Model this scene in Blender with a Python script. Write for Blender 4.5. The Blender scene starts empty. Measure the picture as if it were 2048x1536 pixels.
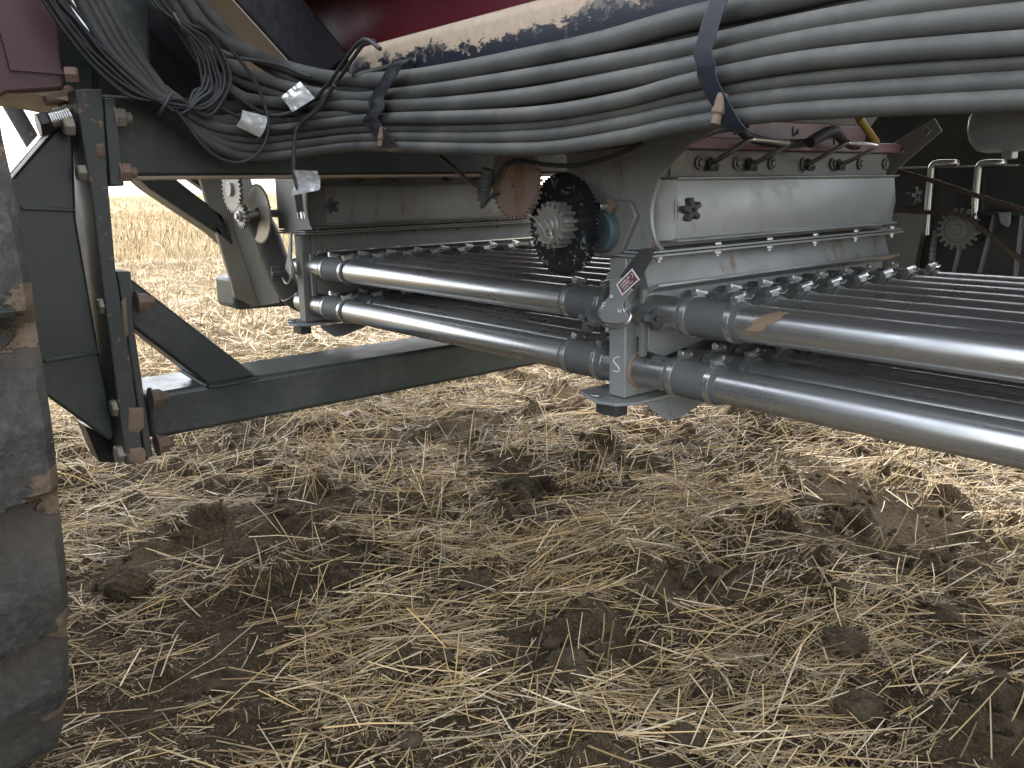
import bpy, math, random
import numpy as np
from mathutils import Vector, Matrix
random.seed(7); rng = np.random.default_rng(11)
PI = math.pi; R_ = math.radians
scene = bpy.context.scene; COL = scene.collection

# ------------------------------------------------------------------ camera
# world: +X along the air tubes (machine's length), +Y across the machine, Z up
F, CX, CY = 1680.0, 1024.0, 768.0
vx = Vector((-400-CX, -(400-CY), -F)).normalized()
vy = Vector((3100-CX, -(335-CY), -F)).normalized()
zz = (-vx).cross(vy).normalized(); xx = vy.cross(zz).normalized()
RW = Matrix((xx, vy, zz))                      # rows: world axes seen by the camera
CAM = Vector((0, 0, 0.95))
cd = bpy.data.cameras.new('camera'); cam = bpy.data.objects.new('camera', cd); COL.objects.link(cam)
cd.sensor_width = 36; cd.lens = 36*F/2048; cd.clip_start = 0.02; cd.clip_end = 20000
cam.matrix_world = Matrix.Translation(CAM) @ RW.to_4x4()
scene.camera = cam

def ray(px, py): return RW @ Vector(((px-CX)/F, (CY-py)/F, -1.0))
def onX(px, py, x): r = ray(px, py); return CAM + r*(x/r.x)
def onY(px, py, y): r = ray(px, py); return CAM + r*(y/r.y)
def onZ(px, py, z): r = ray(px, py); return CAM + r*((z-CAM.z)/r.z)
def YZ(pts, x): return [(p.y, p.z) for p in (onX(a, b, x) for a, b in pts)]
def XZ(pts, y): return [(p.x, p.z) for p in (onY(a, b, y) for a, b in pts)]

# ------------------------------------------------------------------ materials
def nodes(name):
    m = bpy.data.materials.new(name); m.use_nodes = True
    nt = m.node_tree; b = nt.nodes['Principled BSDF']
    return m, nt, b
def N(nt, t, **kw):
    n = nt.nodes.new(t)
    for k, v in kw.items(): setattr(n, k, v)
    return n
def noise(nt, vec, scale, detail=5, rough=.55, dist=0.0):
    n = N(nt, 'ShaderNodeTexNoise'); n.inputs['Scale'].default_value = scale
    n.inputs['Detail'].default_value = detail; n.inputs['Roughness'].default_value = rough
    n.inputs['Distortion'].default_value = dist
    nt.links.new(vec, n.inputs['Vector']); return n.outputs['Fac']
def ramp(nt, fac, a, b, ca=(0,0,0,1), cb=(1,1,1,1)):
    r = N(nt, 'ShaderNodeValToRGB'); e = r.color_ramp.elements
    e[0].position = a; e[1].position = b; e[0].color = ca; e[1].color = cb
    nt.links.new(fac, r.inputs['Fac']); return r.outputs['Color']
def mixc(nt, fac, a, b):
    m = N(nt, 'ShaderNodeMix', data_type='RGBA')
    for s, v in ((m.inputs[0], fac), (m.inputs[6], a), (m.inputs[7], b)):
        if isinstance(v, (tuple, float, int)): s.default_value = (*v, 1) if isinstance(v, tuple) and len(v) == 3 else v
        else: nt.links.new(v, s)
    return m.outputs[2]
def mathn(nt, op, a, b=None, clamp=False):
    m = N(nt, 'ShaderNodeMath', operation=op, use_clamp=clamp)
    for s, v in ((m.inputs[0], a), (m.inputs[1], b)):
        if v is None: continue
        if isinstance(v, (float, int)): s.default_value = v
        else: nt.links.new(v, s)
    return m.outputs[0]
def objvec(nt, sc=(1,1,1)):
    tc = N(nt, 'ShaderNodeTexCoord'); mp = N(nt, 'ShaderNodeMapping')
    mp.inputs['Scale'].default_value = sc
    g = N(nt, 'ShaderNodeNewGeometry')
    nt.links.new(g.outputs['Position'], mp.inputs['Vector']); return mp.outputs['Vector']
def bump(nt, b, h, strength, dist=.002):
    bp = N(nt, 'ShaderNodeBump'); bp.inputs['Strength'].default_value = strength
    bp.inputs['Distance'].default_value = dist
    nt.links.new(h, bp.inputs['Height']); nt.links.new(bp.outputs['Normal'], b.inputs['Normal'])
def upmask(nt):
    g = N(nt, 'ShaderNodeNewGeometry'); s = N(nt, 'ShaderNodeSeparateXYZ')
    nt.links.new(g.outputs['Normal'], s.inputs[0]); return s.outputs['Z']

def paint(name, base, rough=.38, dust=.25, dustcol=(.22,.19,.15), rust=0.0, metal=0.0, scale=1.0, spec=.5, chips=0.0, bmp=.12):
    """painted or coated metal: uneven gloss, thin dust in clouds and specks, optional rust blooms"""
    m, nt, b = nodes(name); v = objvec(nt)
    n1 = noise(nt, v, 6*scale, 6, .6); n2 = noise(nt, v, 55*scale, 6, .7); n3 = noise(nt, v, 2.2*scale, 4, .5, .6)
    d = mathn(nt, 'MULTIPLY', ramp(nt, n1, .42, .72), ramp(nt, n2, .35, .75))
    d = mathn(nt, 'ADD', mathn(nt, 'MULTIPLY', d, dust*1.6), mathn(nt, 'MULTIPLY', ramp(nt, n3, .35, .8), dust*.5), True)
    lo = tuple(c*.82 for c in base); hi = tuple(min(1, c*1.15) for c in base)
    c = mixc(nt, ramp(nt, n3, .3, .7), lo, hi)
    c = mixc(nt, d, c, dustcol)
    if chips:
        ch = ramp(nt, noise(nt, v, 34*scale, 4, .6, .4), .70-.1*chips, .72-.1*chips)
        c = mixc(nt, ch, c, (.20,.11,.06))
    if rust:
        r1 = ramp(nt, noise(nt, objvec(nt, (1,1,.30)), 17*scale, 5, .62, .3), .66-.1*rust, .80-.1*rust)
        r2 = mathn(nt, 'MULTIPLY', r1, ramp(nt, n2, .3, .6), True)
        c = mixc(nt, r2, c, (.17,.075,.03))
    nt.links.new(c, b.inputs['Base Color'])
    rr = mathn(nt, 'ADD', mathn(nt, 'MULTIPLY', d, .35), mathn(nt, 'MULTIPLY_ADD', n1, .2), True)
    rg = mathn(nt, 'ADD', mathn(nt, 'MULTIPLY', d, .4), mathn(nt, 'ADD', mathn(nt, 'MULTIPLY', n1, .22), rough-.11), True)
    nt.links.new(rg, b.inputs['Roughness']); b.inputs['Metallic'].default_value = metal
    b.inputs['Specular IOR Level'].default_value = spec
    bump(nt, b, n2, bmp, .0015)
    return m

def steel(name, base=(.50,.50,.49), rough=.24, dirt=.35, axis=0, metal=1.0, stain=(.10,.085,.065)):
    """drawn steel tube: long brush marks along its axis, greasy film, mud specks"""
    m, nt, b = nodes(name)
    sc = [160,160,160]; sc[axis] = 1.2
    vs = objvec(nt, tuple(sc)); v = objvec(nt)
    st = noise(nt, vs, 1.0, 4, .6); n1 = noise(nt, v, 7, 6, .6); n2 = noise(nt, v, 70, 5, .65, .3)
    film = ramp(nt, n1, .38, .75); spk = ramp(nt, n2, .67, .74)
    spk = mathn(nt, 'MULTIPLY', spk, ramp(nt, noise(nt, v, 3.3, 3), .42, .62))
    c = mixc(nt, ramp(nt, st, .3, .7), tuple(x*.88 for x in base), tuple(min(1,x*1.08) for x in base))
    c = mixc(nt, mathn(nt, 'MULTIPLY', film, dirt*.6), c, tuple(x*.5 for x in base))
    c = mixc(nt, mathn(nt, 'MULTIPLY', spk, dirt*1.5, True), c, stain)
    nt.links.new(c, b.inputs['Base Color'])
    b.inputs['Metallic'].default_value = metal
    r = mathn(nt, 'ADD', mathn(nt, 'MULTIPLY', film, .14), mathn(nt, 'ADD', mathn(nt, 'MULTIPLY', st, .12), rough-.08), True)
    r = mathn(nt, 'ADD', r, mathn(nt, 'MULTIPLY', spk, .5), True)
    nt.links.new(r, b.inputs['Roughness'])
    bump(nt, b, st, .04, .0006)
    return m

def rubber(name, base, rough=.55, dust=.4, dustcol=(.20,.185,.155), scale=1.0):
    m, nt, b = nodes(name); v = objvec(nt)
    n1 = noise(nt, v, 9*scale, 6, .65, .2); n2 = noise(nt, v, 90*scale, 5, .7); n3 = noise(nt, v, 3.0*scale, 3)
    up = ramp(nt, upmask(nt), -.2, .9)
    d = mathn(nt, 'MULTIPLY', ramp(nt, n1, .32, .7), mathn(nt, 'ADD', mathn(nt, 'MULTIPLY', up, .6), .4))
    d = mathn(nt, 'MULTIPLY', d, dust*1.3, True)
    sp = mathn(nt, 'MULTIPLY', ramp(nt, n2, .68, .74), ramp(nt, n3, .42, .6))
    c = mixc(nt, d, base, dustcol); c = mixc(nt, mathn(nt, 'MULTIPLY', sp, .7), c, (.27,.24,.19))
    nt.links.new(c, b.inputs['Base Color'])
    nt.links.new(mathn(nt, 'ADD', mathn(nt, 'MULTIPLY', d, .3), rough, True), b.inputs['Roughness'])
    b.inputs['Specular IOR Level'].default_value = .32
    bump(nt, b, n2, .2, .0012)
    return m

M = {}
M['dark_green'] = paint('dark_green_paint', (.029,.040,.038), .33, .38, (.14,.135,.115))
M['green_edge'] = paint('worn_green_edge', (.036,.046,.044), .45, .28, (.16,.135,.105), chips=.75, scale=1.3)
M['navy'] = paint('navy_black_paint', (.010,.013,.022), .28, .12)
M['black'] = paint('black_gloss_paint', (.007,.008,.012), .30, .10, spec=.35)
M['red'] = paint('red_tank_paint', (.10,.004,.013), .34, .10, (.12,.06,.06))
M['dull_red'] = paint('faded_red_paint', (.20,.085,.095), .34, .75, (.31,.255,.255), rust=.15)
M['box_red'] = paint('dusty_red_paint', (.105,.045,.050), .5, .45, (.25,.2,.19))
M['galv'] = paint('grey_sheet_steel', (.26,.275,.275), .40, .42, (.22,.205,.175), rust=.95, metal=.25, bmp=.06)
M['galv_clean'] = paint('bright_sheet_steel', (.32,.35,.355), .34, .48, (.29,.29,.275), rust=.30, metal=.35, bmp=.05)
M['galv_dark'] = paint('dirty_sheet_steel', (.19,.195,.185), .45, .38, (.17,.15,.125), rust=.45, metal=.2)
M['chute'] = paint('stainless_chute', (.30,.285,.25), .30, .35, (.24,.2,.15), metal=.7)
M['tube'] = steel('drawn_steel_tube', (.55,.56,.56), .28, .50, metal=.87, stain=(.17,.145,.115))
M['stub'] = steel('short_steel_stub', (.50,.51,.51), .27, .45, metal=.92)
M['clamp'] = steel('bright_clamp_band', (.58,.58,.57), .25, .2, axis=1, metal=.86)
M['zinc'] = steel('zinc_plated_steel', (.55,.55,.53), .30, .3)
M['castgear'] = paint('zinc_gear', (.38,.375,.355), .38, .3, (.28,.25,.22), rust=.4, metal=.7)
M['rustgear'] = paint('rusty_gear', (.21,.145,.12), .62, .6, (.27,.225,.20), rust=.5, metal=.15)
M['blackgear'] = None
M['rust'] = paint('rusty_steel', (.135,.095,.070), .75, .6, (.25,.195,.145), rust=.5, metal=.1)
M['rustpale'] = paint('pale_rusty_bolt', (.24,.16,.12), .65, .5, (.30,.23,.17), rust=.6, metal=.3)
M['dullbolt'] = paint('weathered_zinc_bolt', (.27,.25,.20), .5, .45, (.3,.26,.19), rust=.3, metal=.4)
M['hose'] = rubber('grey_black_hose_rubber', (.046,.049,.048), .52, .80, (.155,.152,.133))
M['cuff'] = rubber('black_rubber_cuff', (.085,.092,.094), .52, .45, (.16,.16,.15))
M['cable'] = rubber('black_cable_jacket', (.022,.024,.026), .42, .5, (.12,.12,.115))
M['plastic'] = rubber('black_knob_plastic', (.040,.043,.046), .45, .55, (.13,.13,.125))
M['foil'] = steel('crumpled_foil', (.84,.84,.83), .30, .12, metal=.55)
M['bluebearing'] = paint('blue_bearing_paint', (.045,.085,.11), .5, .5, rust=.6)
M['yellow'] = paint('yellow_sleeve', (.36,.23,.04), .5, .3)
M['chain'] = paint('rusty_roller_chain', (.10,.07,.05), .5, .35, rust=.8, metal=.6)
M['mud'] = paint('dried_mud', (.21,.15,.10), .9, .6, (.29,.225,.16), bmp=.8)

def tan_peel():
    m, nt, b = nodes('peeling_rail_paint'); v = objvec(nt)
    g = N(nt, 'ShaderNodeNewGeometry'); s = N(nt, 'ShaderNodeSeparateXYZ'); nt.links.new(g.outputs['Position'], s.inputs[0])
    h = mathn(nt, 'MULTIPLY', mathn(nt, 'SUBTRACT', s.outputs['Z'], 1.198), 14.0)
    n1 = noise(nt, objvec(nt, (.5,1,1)), 18, 8, .72, .3); n2 = noise(nt, v, 60, 6, .7)
    f = mathn(nt, 'ADD', h, mathn(nt, 'MULTIPLY', mathn(nt, 'SUBTRACT', n1, .5), 2.0))
    f = ramp(nt, f, .05, .09)
    edge = ramp(nt, mathn(nt, 'ADD', h, mathn(nt, 'MULTIPLY', mathn(nt, 'SUBTRACT', n2, .5), 2.6)), -.25, .2)
    c = mixc(nt, edge, (.012,.015,.024), (.11,.095,.08))
    c = mixc(nt, f, c, mixc(nt, ramp(nt, n2, .3, .7), (.33,.25,.175), (.42,.33,.235)))
    nt.links.new(c, b.inputs['Base Color'])
    nt.links.new(mathn(nt, 'ADD', mathn(nt, 'MULTIPLY', f, .35), .3), b.inputs['Roughness'])
    bump(nt, b, f, .5, .002); return m
M['peel'] = tan_peel()
M['strap'] = paint('black_strap_paint', (.009,.011,.017), .30, .12, (.06,.06,.06), spec=.4)
M['tan'] = paint('tan_dusty_underside', (.36,.28,.20), .55, .4, (.42,.33,.25))

def black_gear_mat():
    m, nt, b = nodes('chipped_black_gear'); v = objvec(nt)
    n1 = noise(nt, v, 60, 5, .6, 1.5); n2 = noise(nt, v, 11, 3)
    f = mathn(nt, 'MULTIPLY', ramp(nt, n1, .57, .60), ramp(nt, n2, .44, .52))
    c = mixc(nt, f, (.008,.010,.012), (.36,.37,.36)); nt.links.new(c, b.inputs['Base Color'])
    b.inputs['Roughness'].default_value = .34; b.inputs['Specular IOR Level'].default_value = .3
    nt.links.new(mathn(nt, 'MULTIPLY', f, .6), b.inputs['Metallic']); return m
M['blackgear'] = black_gear_mat()

def flat(name, col, rough=.6, metal=0):
    m, nt, b = nodes(name); v = objvec(nt)
    c = mixc(nt, noise(nt, v, 120, 4), tuple(x*.85 for x in col), tuple(min(1, x*1.1) for x in col))
    nt.links.new(c, b.inputs['Base Color']); b.inputs['Roughness'].default_value = rough; b.inputs['Metallic'].default_value = metal
    return m
M['chalk'] = flat('white_paint_marker', (.75,.77,.77))
M['sticker_white'] = flat('sticker_white', (.78,.74,.75), .4)
M['sticker_maroon'] = flat('sticker_maroon', (.15,.055,.075), .4)

def tyre_mat():
    m, nt, b = nodes('dusty_tyre_rubber'); v = objvec(nt)
    n1 = noise(nt, v, 9, 8, .68, .5); n2 = noise(nt, v, 85, 8, .75); n3 = noise(nt, v, 13, 6, .7, .6)
    c = mixc(nt, ramp(nt, n1, .38, .60), (.018,.022,.022), (.055,.050,.042))
    c = mixc(nt, mathn(nt, 'MULTIPLY', ramp(nt, n2, .45, .7), .60), c, (.125,.125,.115))
    at = N(nt, 'ShaderNodeAttribute'); at.attribute_name = 'mud'
    f = mathn(nt, 'ADD', at.outputs['Fac'], mathn(nt, 'MULTIPLY', mathn(nt, 'SUBTRACT', n3, .5), 1.5))
    f = ramp(nt, f, .50, .56)
    gv = N(nt, 'ShaderNodeAttribute'); gv.attribute_name = 'groove'
    c = mixc(nt, mathn(nt, 'MULTIPLY', gv.outputs['Fac'], ramp(nt, n1, .25, .55)), c, (.085,.066,.048))
    c = mixc(nt, f, c, mixc(nt, ramp(nt, n2, .35, .65), (.10,.070,.044), (.19,.14,.09)))
    nt.links.new(c, b.inputs['Base Color']); b.inputs['Roughness'].default_value = .72
    h = mathn(nt, 'ADD', mathn(nt, 'MULTIPLY', f, 1.2), mathn(nt, 'MULTIPLY', n2, .8))
    bump(nt, b, h, .9, .006); return m
M['tyre'] = tyre_mat()

def soil_mat():
    m, nt, b = nodes('dry_field_soil'); v = objvec(nt)
    n1 = noise(nt, v, 3.2, 6, .6); n2 = noise(nt, v, 40, 8, .75); n3 = noise(nt, v, 160, 5, .7)
    c = mixc(nt, ramp(nt, n1, .3, .7), (.055,.039,.023), (.106,.077,.047))
    c = mixc(nt, ramp(nt, n2, .35, .75), c, (.142,.107,.068))
    # chopped straw carpet that the separate straws lie in; thicker away from the wheel tracks
    g = N(nt, 'ShaderNodeNewGeometry'); ln = N(nt, 'ShaderNodeVectorMath', operation='LENGTH'); nt.links.new(g.outputs['Position'], ln.inputs[0])
    far = ramp(nt, mathn(nt, 'DIVIDE', ln.outputs['Value'], 20.0), .17, .42)
    ch = noise(nt, objvec(nt, (1, 2.2, 1)), 95, 4, .8, 1.0)
    cf = mathn(nt, 'MULTIPLY', ramp(nt, ch, .50, .58), ramp(nt, n1, .25, .5))
    cf = mathn(nt, 'ADD', mathn(nt, 'MULTIPLY', cf, .55), mathn(nt, 'MULTIPLY', far, .8), True)
    rows = noise(nt, objvec(nt, (.05, 2.3, 1)), 1.0, 4, .6)
    sc = mixc(nt, ramp(nt, rows, .35, .65), (.27,.20,.11), (.37,.285,.165))
    c = mixc(nt, cf, c, sc)
    nt.links.new(c, b.inputs['Base Color']); b.inputs['Roughness'].default_value = .95
    b.inputs['Specular IOR Level'].default_value = .1
    bump(nt, b, mathn(nt, 'ADD', n2, mathn(nt, 'MULTIPLY', n3, .6)), 1.0, .03); return m
M['soil'] = soil_mat()
def clod_mat():
    m, nt, b = nodes('grey_soil_clod'); v = objvec(nt)
    n1 = noise(nt, v, 22, 6, .7); n2 = noise(nt, v, 120, 5, .7)
    c = mixc(nt, ramp(nt, n1, .3, .7), (.080,.060,.038), (.142,.110,.072)); nt.links.new(c, b.inputs['Base Color'])
    b.inputs['Roughness'].default_value = .95; b.inputs['Specular IOR Level'].default_value = .1
    bump(nt, b, mathn(nt, 'ADD', mathn(nt, 'MULTIPLY', n1, 2.0), n2), 1.0, .012); return m
M['clod'] = clod_mat()
def straw_mat():
    m, nt, b = nodes('dry_straw')
    at = N(nt, 'ShaderNodeAttribute'); at.attribute_name = 'straw_colour'
    nt.links.new(at.outputs['Color'], b.inputs['Base Color'])
    b.inputs['Roughness'].default_value = .5; b.inputs['Specular IOR Level'].default_value = .35
    return m
M['straw'] = straw_mat()

# ------------------------------------------------------------------ mesh builder
def basis(d):
    d = Vector(d).normalized(); a = Vector((0,0,1)) if abs(d.z) < .9 else Vector((1,0,0))
    u = d.cross(a).normalized(); return u, d.cross(u).normalized(), d
class MB:
    def __init__(s): s.v = []; s.f = []
    def add(s, vs, fs):
        o = len(s.v); s.v += [tuple(p) for p in vs]; s.f += [tuple(i+o for i in f) for f in fs]; return s
    def box(s, c, d, rot=None):
        x, y, z = d[0]/2, d[1]/2, d[2]/2
        vs = [Vector((a*x, b*y, e*z)) for a in (-1,1) for b in (-1,1) for e in (-1,1)]
        if rot is not None: vs = [rot @ v for v in vs]
        return s.add([Vector(c)+v for v in vs], [(0,1,3,2),(4,6,7,5),(0,4,5,1),(2,3,7,6),(0,2,6,4),(1,5,7,3)])
    def bb(s, x0, x1, y0, y1, z0, z1):
        return s.box(((x0+x1)/2,(y0+y1)/2,(z0+z1)/2), (abs(x1-x0),abs(y1-y0),abs(z1-z0)))
    def prism(s, poly, axis, a, b):
        def P(p, t): return {'x': (t, p[0], p[1]), 'y': (p[0], t, p[1]), 'z': (p[0], p[1], t)}[axis]
        n = len(poly); vs = [P(p, a) for p in poly]+[P(p, b) for p in poly]
        fs = [tuple(range(n))[::-1], tuple(range(n, 2*n))]+[(i, (i+1)%n, n+(i+1)%n, n+i) for i in range(n)]
        return s.add(vs, fs)
    def extr(s, pts, vec):
        n = len(pts); vec = Vector(vec); vs = [Vector(p) for p in pts]+[Vector(p)+vec for p in pts]
        fs = [tuple(range(n))[::-1], tuple(range(n, 2*n))]+[(i, (i+1)%n, n+(i+1)%n, n+i) for i in range(n)]
        return s.add(vs, fs)
    def cyl(s, a, b, r, n=20, r2=None, caps=True):
        return s.tube([a, b], [r, r if r2 is None else r2], n, caps)
    def tube(s, pts, r, n=12, caps=True, closed=False):
        pts = [Vector(p) for p in pts]; k = len(pts)
        rs = r if isinstance(r, (list, tuple)) else [r]*k
        u = None; vs = []
        for i, p in enumerate(pts):
            if closed: t = pts[(i+1)%k]-pts[i-1]
            else: t = pts[min(i+1, k-1)]-pts[max(i-1, 0)]
            t.normalize()
            if u is None: u = basis(t)[0]
            else:
                u = u - t*u.dot(t)
                u = u.normalized() if u.length > 1e-6 else basis(t)[0]
            w = t.cross(u)
            vs += [p + (u*math.cos(2*PI*j/n)+w*math.sin(2*PI*j/n))*rs[i] for j in range(n)]
        fs = []
        for i in range(k if closed else k-1):
            a, b2 = i*n, ((i+1)%k)*n
            fs += [(a+j, a+(j+1)%n, b2+(j+1)%n, b2+j) for j in range(n)]
        if caps and not closed: fs += [tuple(range(n))[::-1], tuple(range((k-1)*n, k*n))]
        return s.add(vs, fs)
    def strip(s, pts, wid, th, side):
        """flat bar following pts; side = the bar's width direction"""
        pts = [Vector(p) for p in pts]; k = len(pts); sd = Vector(side).normalized(); vs = []
        for i, p in enumerate(pts):
            t = (pts[min(i+1,k-1)]-pts[max(i-1,0)]).normalized()
            nn = t.cross(sd).normalized(); ss = nn.cross(t).normalized()
            vs += [p+ss*wid/2+nn*th/2, p-ss*wid/2+nn*th/2, p-ss*wid/2-nn*th/2, p+ss*wid/2-nn*th/2]
        fs = [(3,2,1,0), tuple(4*(k-1)+j for j in range(4))]
        for i in range(k-1): fs += [(4*i+j, 4*i+(j+1)%4, 4*i+4+(j+1)%4, 4*i+4+j) for j in range(4)]
        return s.add(vs, fs)
    def hexa(s, c, d, r, h, nut=False):
        u, w, d = basis(d); c = Vector(c)
        s.cyl(c, c+d*h*.86, r, 6); s.cyl(c+d*h*.86, c+d*h, r*.98, 6, r*.84)
        if nut: s.cyl(c+d*h, c+d*(h+r*.55), r*.55, 14)
        return s
    def gear(s, c, ro, rr, n, th, axis=(0,-1,0), hole=0.0, sharp=.5):
        u, w, d = basis(axis); c = Vector(c); prof = []
        for i in range(n):
            for a, r in ((-.5, rr), (-.28, rr), (-.28+.56*(.5-sharp*.34), ro), (.28-.56*(.5-sharp*.34), ro), (.28, rr)):
                t = 2*PI*(i+a)/n; prof.append((r*math.cos(t), r*math.sin(t)))
        m = len(prof)
        vs = [c+u*x+w*y+d*z for z in (0, th) for x, y in prof]
        hr = hole or rr*.2; q = 5*n
        vs += [c+u*hr*math.cos(2*PI*(i-2.5)/q)+w*hr*math.sin(2*PI*(i-2.5)/q)+d*z for z in (0, th) for i in range(q)]
        fs = []
        for i in range(m):
            j = (i+1)%m
            fs += [(i, j, m+j, m+i), (m+i, m+j, 3*m+j, 3*m+i), (j, i, 2*m+i, 2*m+j), (2*m+j, 2*m+i, 3*m+i, 3*m+j)]
        return s.add(vs, fs)
    def ring(s, c, axis, r, rr, n=32, k=8):
        u, w, d = basis(axis); c = Vector(c)
        return s.tube([c+(u*math.cos(2*PI*i/n)+w*math.sin(2*PI*i/n))*r for i in range(n)], rr, k, closed=True)
    def knob(s, c, d, r, h, lobes=5, ph=.3):
        u, w, d = basis(d); c = Vector(c); prof = []; n = lobes*12
        for i in range(n):
            t = 2*PI*i/n; q = .5+.5*math.cos(lobes*t+ph)
            rad = r*(.50+.50*min(1, max(0, (q-.25)*2.0)))
            prof.append((rad*math.cos(t), rad*math.sin(t)))
        vs = [c+u*x+w*y+d*z for z in (0, h) for x, y in prof]
        vs += [c+u*x*.84+w*y*.84+d*(h*1.12) for x, y in prof]+[c+u*x*.3+w*y*.3+d*(h*1.12) for x, y in prof]+[c+u*x*.26+w*y*.26+d*(h*.55) for x, y in prof]
        fs = [tuple(range(n))[::-1], tuple(range(4*n, 5*n))]
        for L in range(4): fs += [(L*n+i, L*n+(i+1)%n, (L+1)*n+(i+1)%n, (L+1)*n+i) for i in range(n)]
        s.add(vs, fs); s.cyl(c-d*h*.9, c, r*.34, 16); return s

def link(name, me, mat, parent=None):
    o = bpy.data.objects.new(name, me); COL.objects.link(o)
    if mat is not None: me.materials.append(mat)
    if parent is not None: o.parent = parent
    return o
def worldloc(o):
    p = Vector((0,0,0))
    while o is not None: p = p+o.location; o = o.parent
    return p
def obj(name, mb, mat, parent=None, bevel=0.0, ang=35, origin=None, seg=2):
    """one mesh object; top-level ones get their origin at their own base, parts keep their thing's"""
    off = worldloc(parent) if parent is not None else None
    vs = np.array(mb.v, dtype=float)
    if off is None:
        off = Vector(((vs[:,0].min()+vs[:,0].max())/2, (vs[:,1].min()+vs[:,1].max())/2, vs[:,2].min()))
        if origin is not None: off = Vector(origin)
    vs = vs - np.array(off)
    me = bpy.data.meshes.new(name); me.from_pydata([tuple(v) for v in vs], [], mb.f); me.validate(); me.update()
    me.polygons.foreach_set('use_smooth', [True]*len(me.polygons)); me.set_sharp_from_angle(angle=R_(ang))
    o = link(name, me, mat, parent)
    if parent is None: o.location = off
    if bevel:
        bm = o.modifiers.new('edge', 'BEVEL'); bm.width = bevel; bm.segments = seg; bm.limit_method = 'ANGLE'; bm.angle_limit = R_(40)
        bm.harden_normals = False
    return o
def tag(o, label=None, cat=None, group=None, kind=None):
    for k, v in (('label', label), ('category', cat), ('group', group), ('kind', kind)):
        if v: o[k] = v
    return o
def thing(name, label, cat, loc, group=None):
    o = bpy.data.objects.new(name, None); o.empty_display_size = .05; COL.objects.link(o); o.location = loc
    return tag(o, label, cat, group)
def copy_tree(o, parent=None):
    c = o.copy(); COL.objects.link(c)
    if parent is not None: c.parent = parent
    for ch in [k for k in bpy.data.objects if k.parent == o]: copy_tree(ch, c)
    return c
def catmull(pts, n=10):
    P = [np.array(p, float) for p in pts]; P = [2*P[0]-P[1]]+P+[2*P[-1]-P[-2]]; out = []
    for i in range(1, len(P)-2):
        for t in np.linspace(0, 1, n, endpoint=False):
            a, b, c, d = P[i-1:i+3]
            out.append(.5*((2*b)+(c-a)*t+(2*a-5*b+4*c-d)*t*t+(3*b-a-3*c+d)*t**3))
    out.append(P[-2]); return out
def text_mesh(body, size):
    cu = bpy.data.curves.new('lettering', 'FONT'); cu.body = body; cu.size = size; cu.align_x = 'LEFT'; cu.extrude = .0002
    t = bpy.data.objects.new('lettering', cu); COL.objects.link(t); bpy.context.view_layer.update()
    dg = bpy.context.evaluated_depsgraph_get(); me = bpy.data.meshes.new_from_object(t.evaluated_get(dg))
    vs = [v.co.copy() for v in me.vertices]; fs = [tuple(p.vertices) for p in me.polygons]
    bpy.data.objects.remove(t); bpy.data.curves.remove(cu); bpy.data.meshes.remove(me); return vs, fs

# ================================================================== GROUND
def vnoise(x, y, seed=0):
    xi = np.floor(x).astype(np.int64); yi = np.floor(y).astype(np.int64); xf = x-xi; yf = y-yi
    def h(a, b):
        n = (a*374761393 + b*668265263 + seed*974711) & 0xffffffff
        n = ((n ^ (n >> 13))*1274126177) & 0xffffffff
        return ((n ^ (n >> 16)) & 0xffff)/65535.0
    u = xf*xf*(3-2*xf); v = yf*yf*(3-2*yf)
    return (h(xi,yi)*(1-u)+h(xi+1,yi)*u)*(1-v)+(h(xi,yi+1)*(1-u)+h(xi+1,yi+1)*u)*v
def fbm(x, y, f, o=4, seed=0, g=.5):
    s = 0; a = 1; t = 0
    for i in range(o): s = s+a*(vnoise(x*f, y*f, seed+i)-.5); t += a; a *= g; f *= 2.03
    return s/t
def height(x, y):
    r = np.hypot(x, y)
    h = .085*fbm(x, y, 1.1, 3, 1)+.075*fbm(x, y, 4.2, 4, 5)
    lump = np.clip(fbm(x, y, 9.0, 3, 9)-.08, 0, 1)
    h = h+.20*lump
    h = h+.055*np.abs(fbm(x, y, 17, 4, 21))+.020*np.abs(fbm(x, y, 48, 2, 31))
    h = h*np.clip(1.15-r/30, .12, 1)
    d = np.hypot((x+1.77)/1.1, (y-.05)/.5); k = np.clip(1.4-d, 0, 1)
    h = h*(1-k)-.01*k
    return h-.012
def ground():
    k = .0065
    rad = [0.35]
    while rad[-1] < 6000: rad.append(rad[-1]*(1+k if rad[-1] < 25 else 1+k*6))
    rad = np.array(rad)
    a0 = math.atan2(.62, -.75)
    th = np.concatenate([np.linspace(-.86, .86, 266), np.linspace(.90, 2*PI-.90, 64)])+a0
    Rr, T = np.meshgrid(rad, th, indexing='ij')
    X = Rr*np.cos(T); Y = Rr*np.sin(T); Z = height(X, Y)
    n, m = X.shape
    vs = np.stack([X, Y, Z], -1).reshape(-1, 3)
    i = np.arange(n-1)[:, None]*m; j = np.arange(m)[None, :]; j2 = (j+1) % m
    q = np.stack([i+j, i+m+j, i+m+j2, i+j2], -1).reshape(-1, 4)
    mk_quads('field_ground', vs, q, M['soil'], kind='structure')
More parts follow.
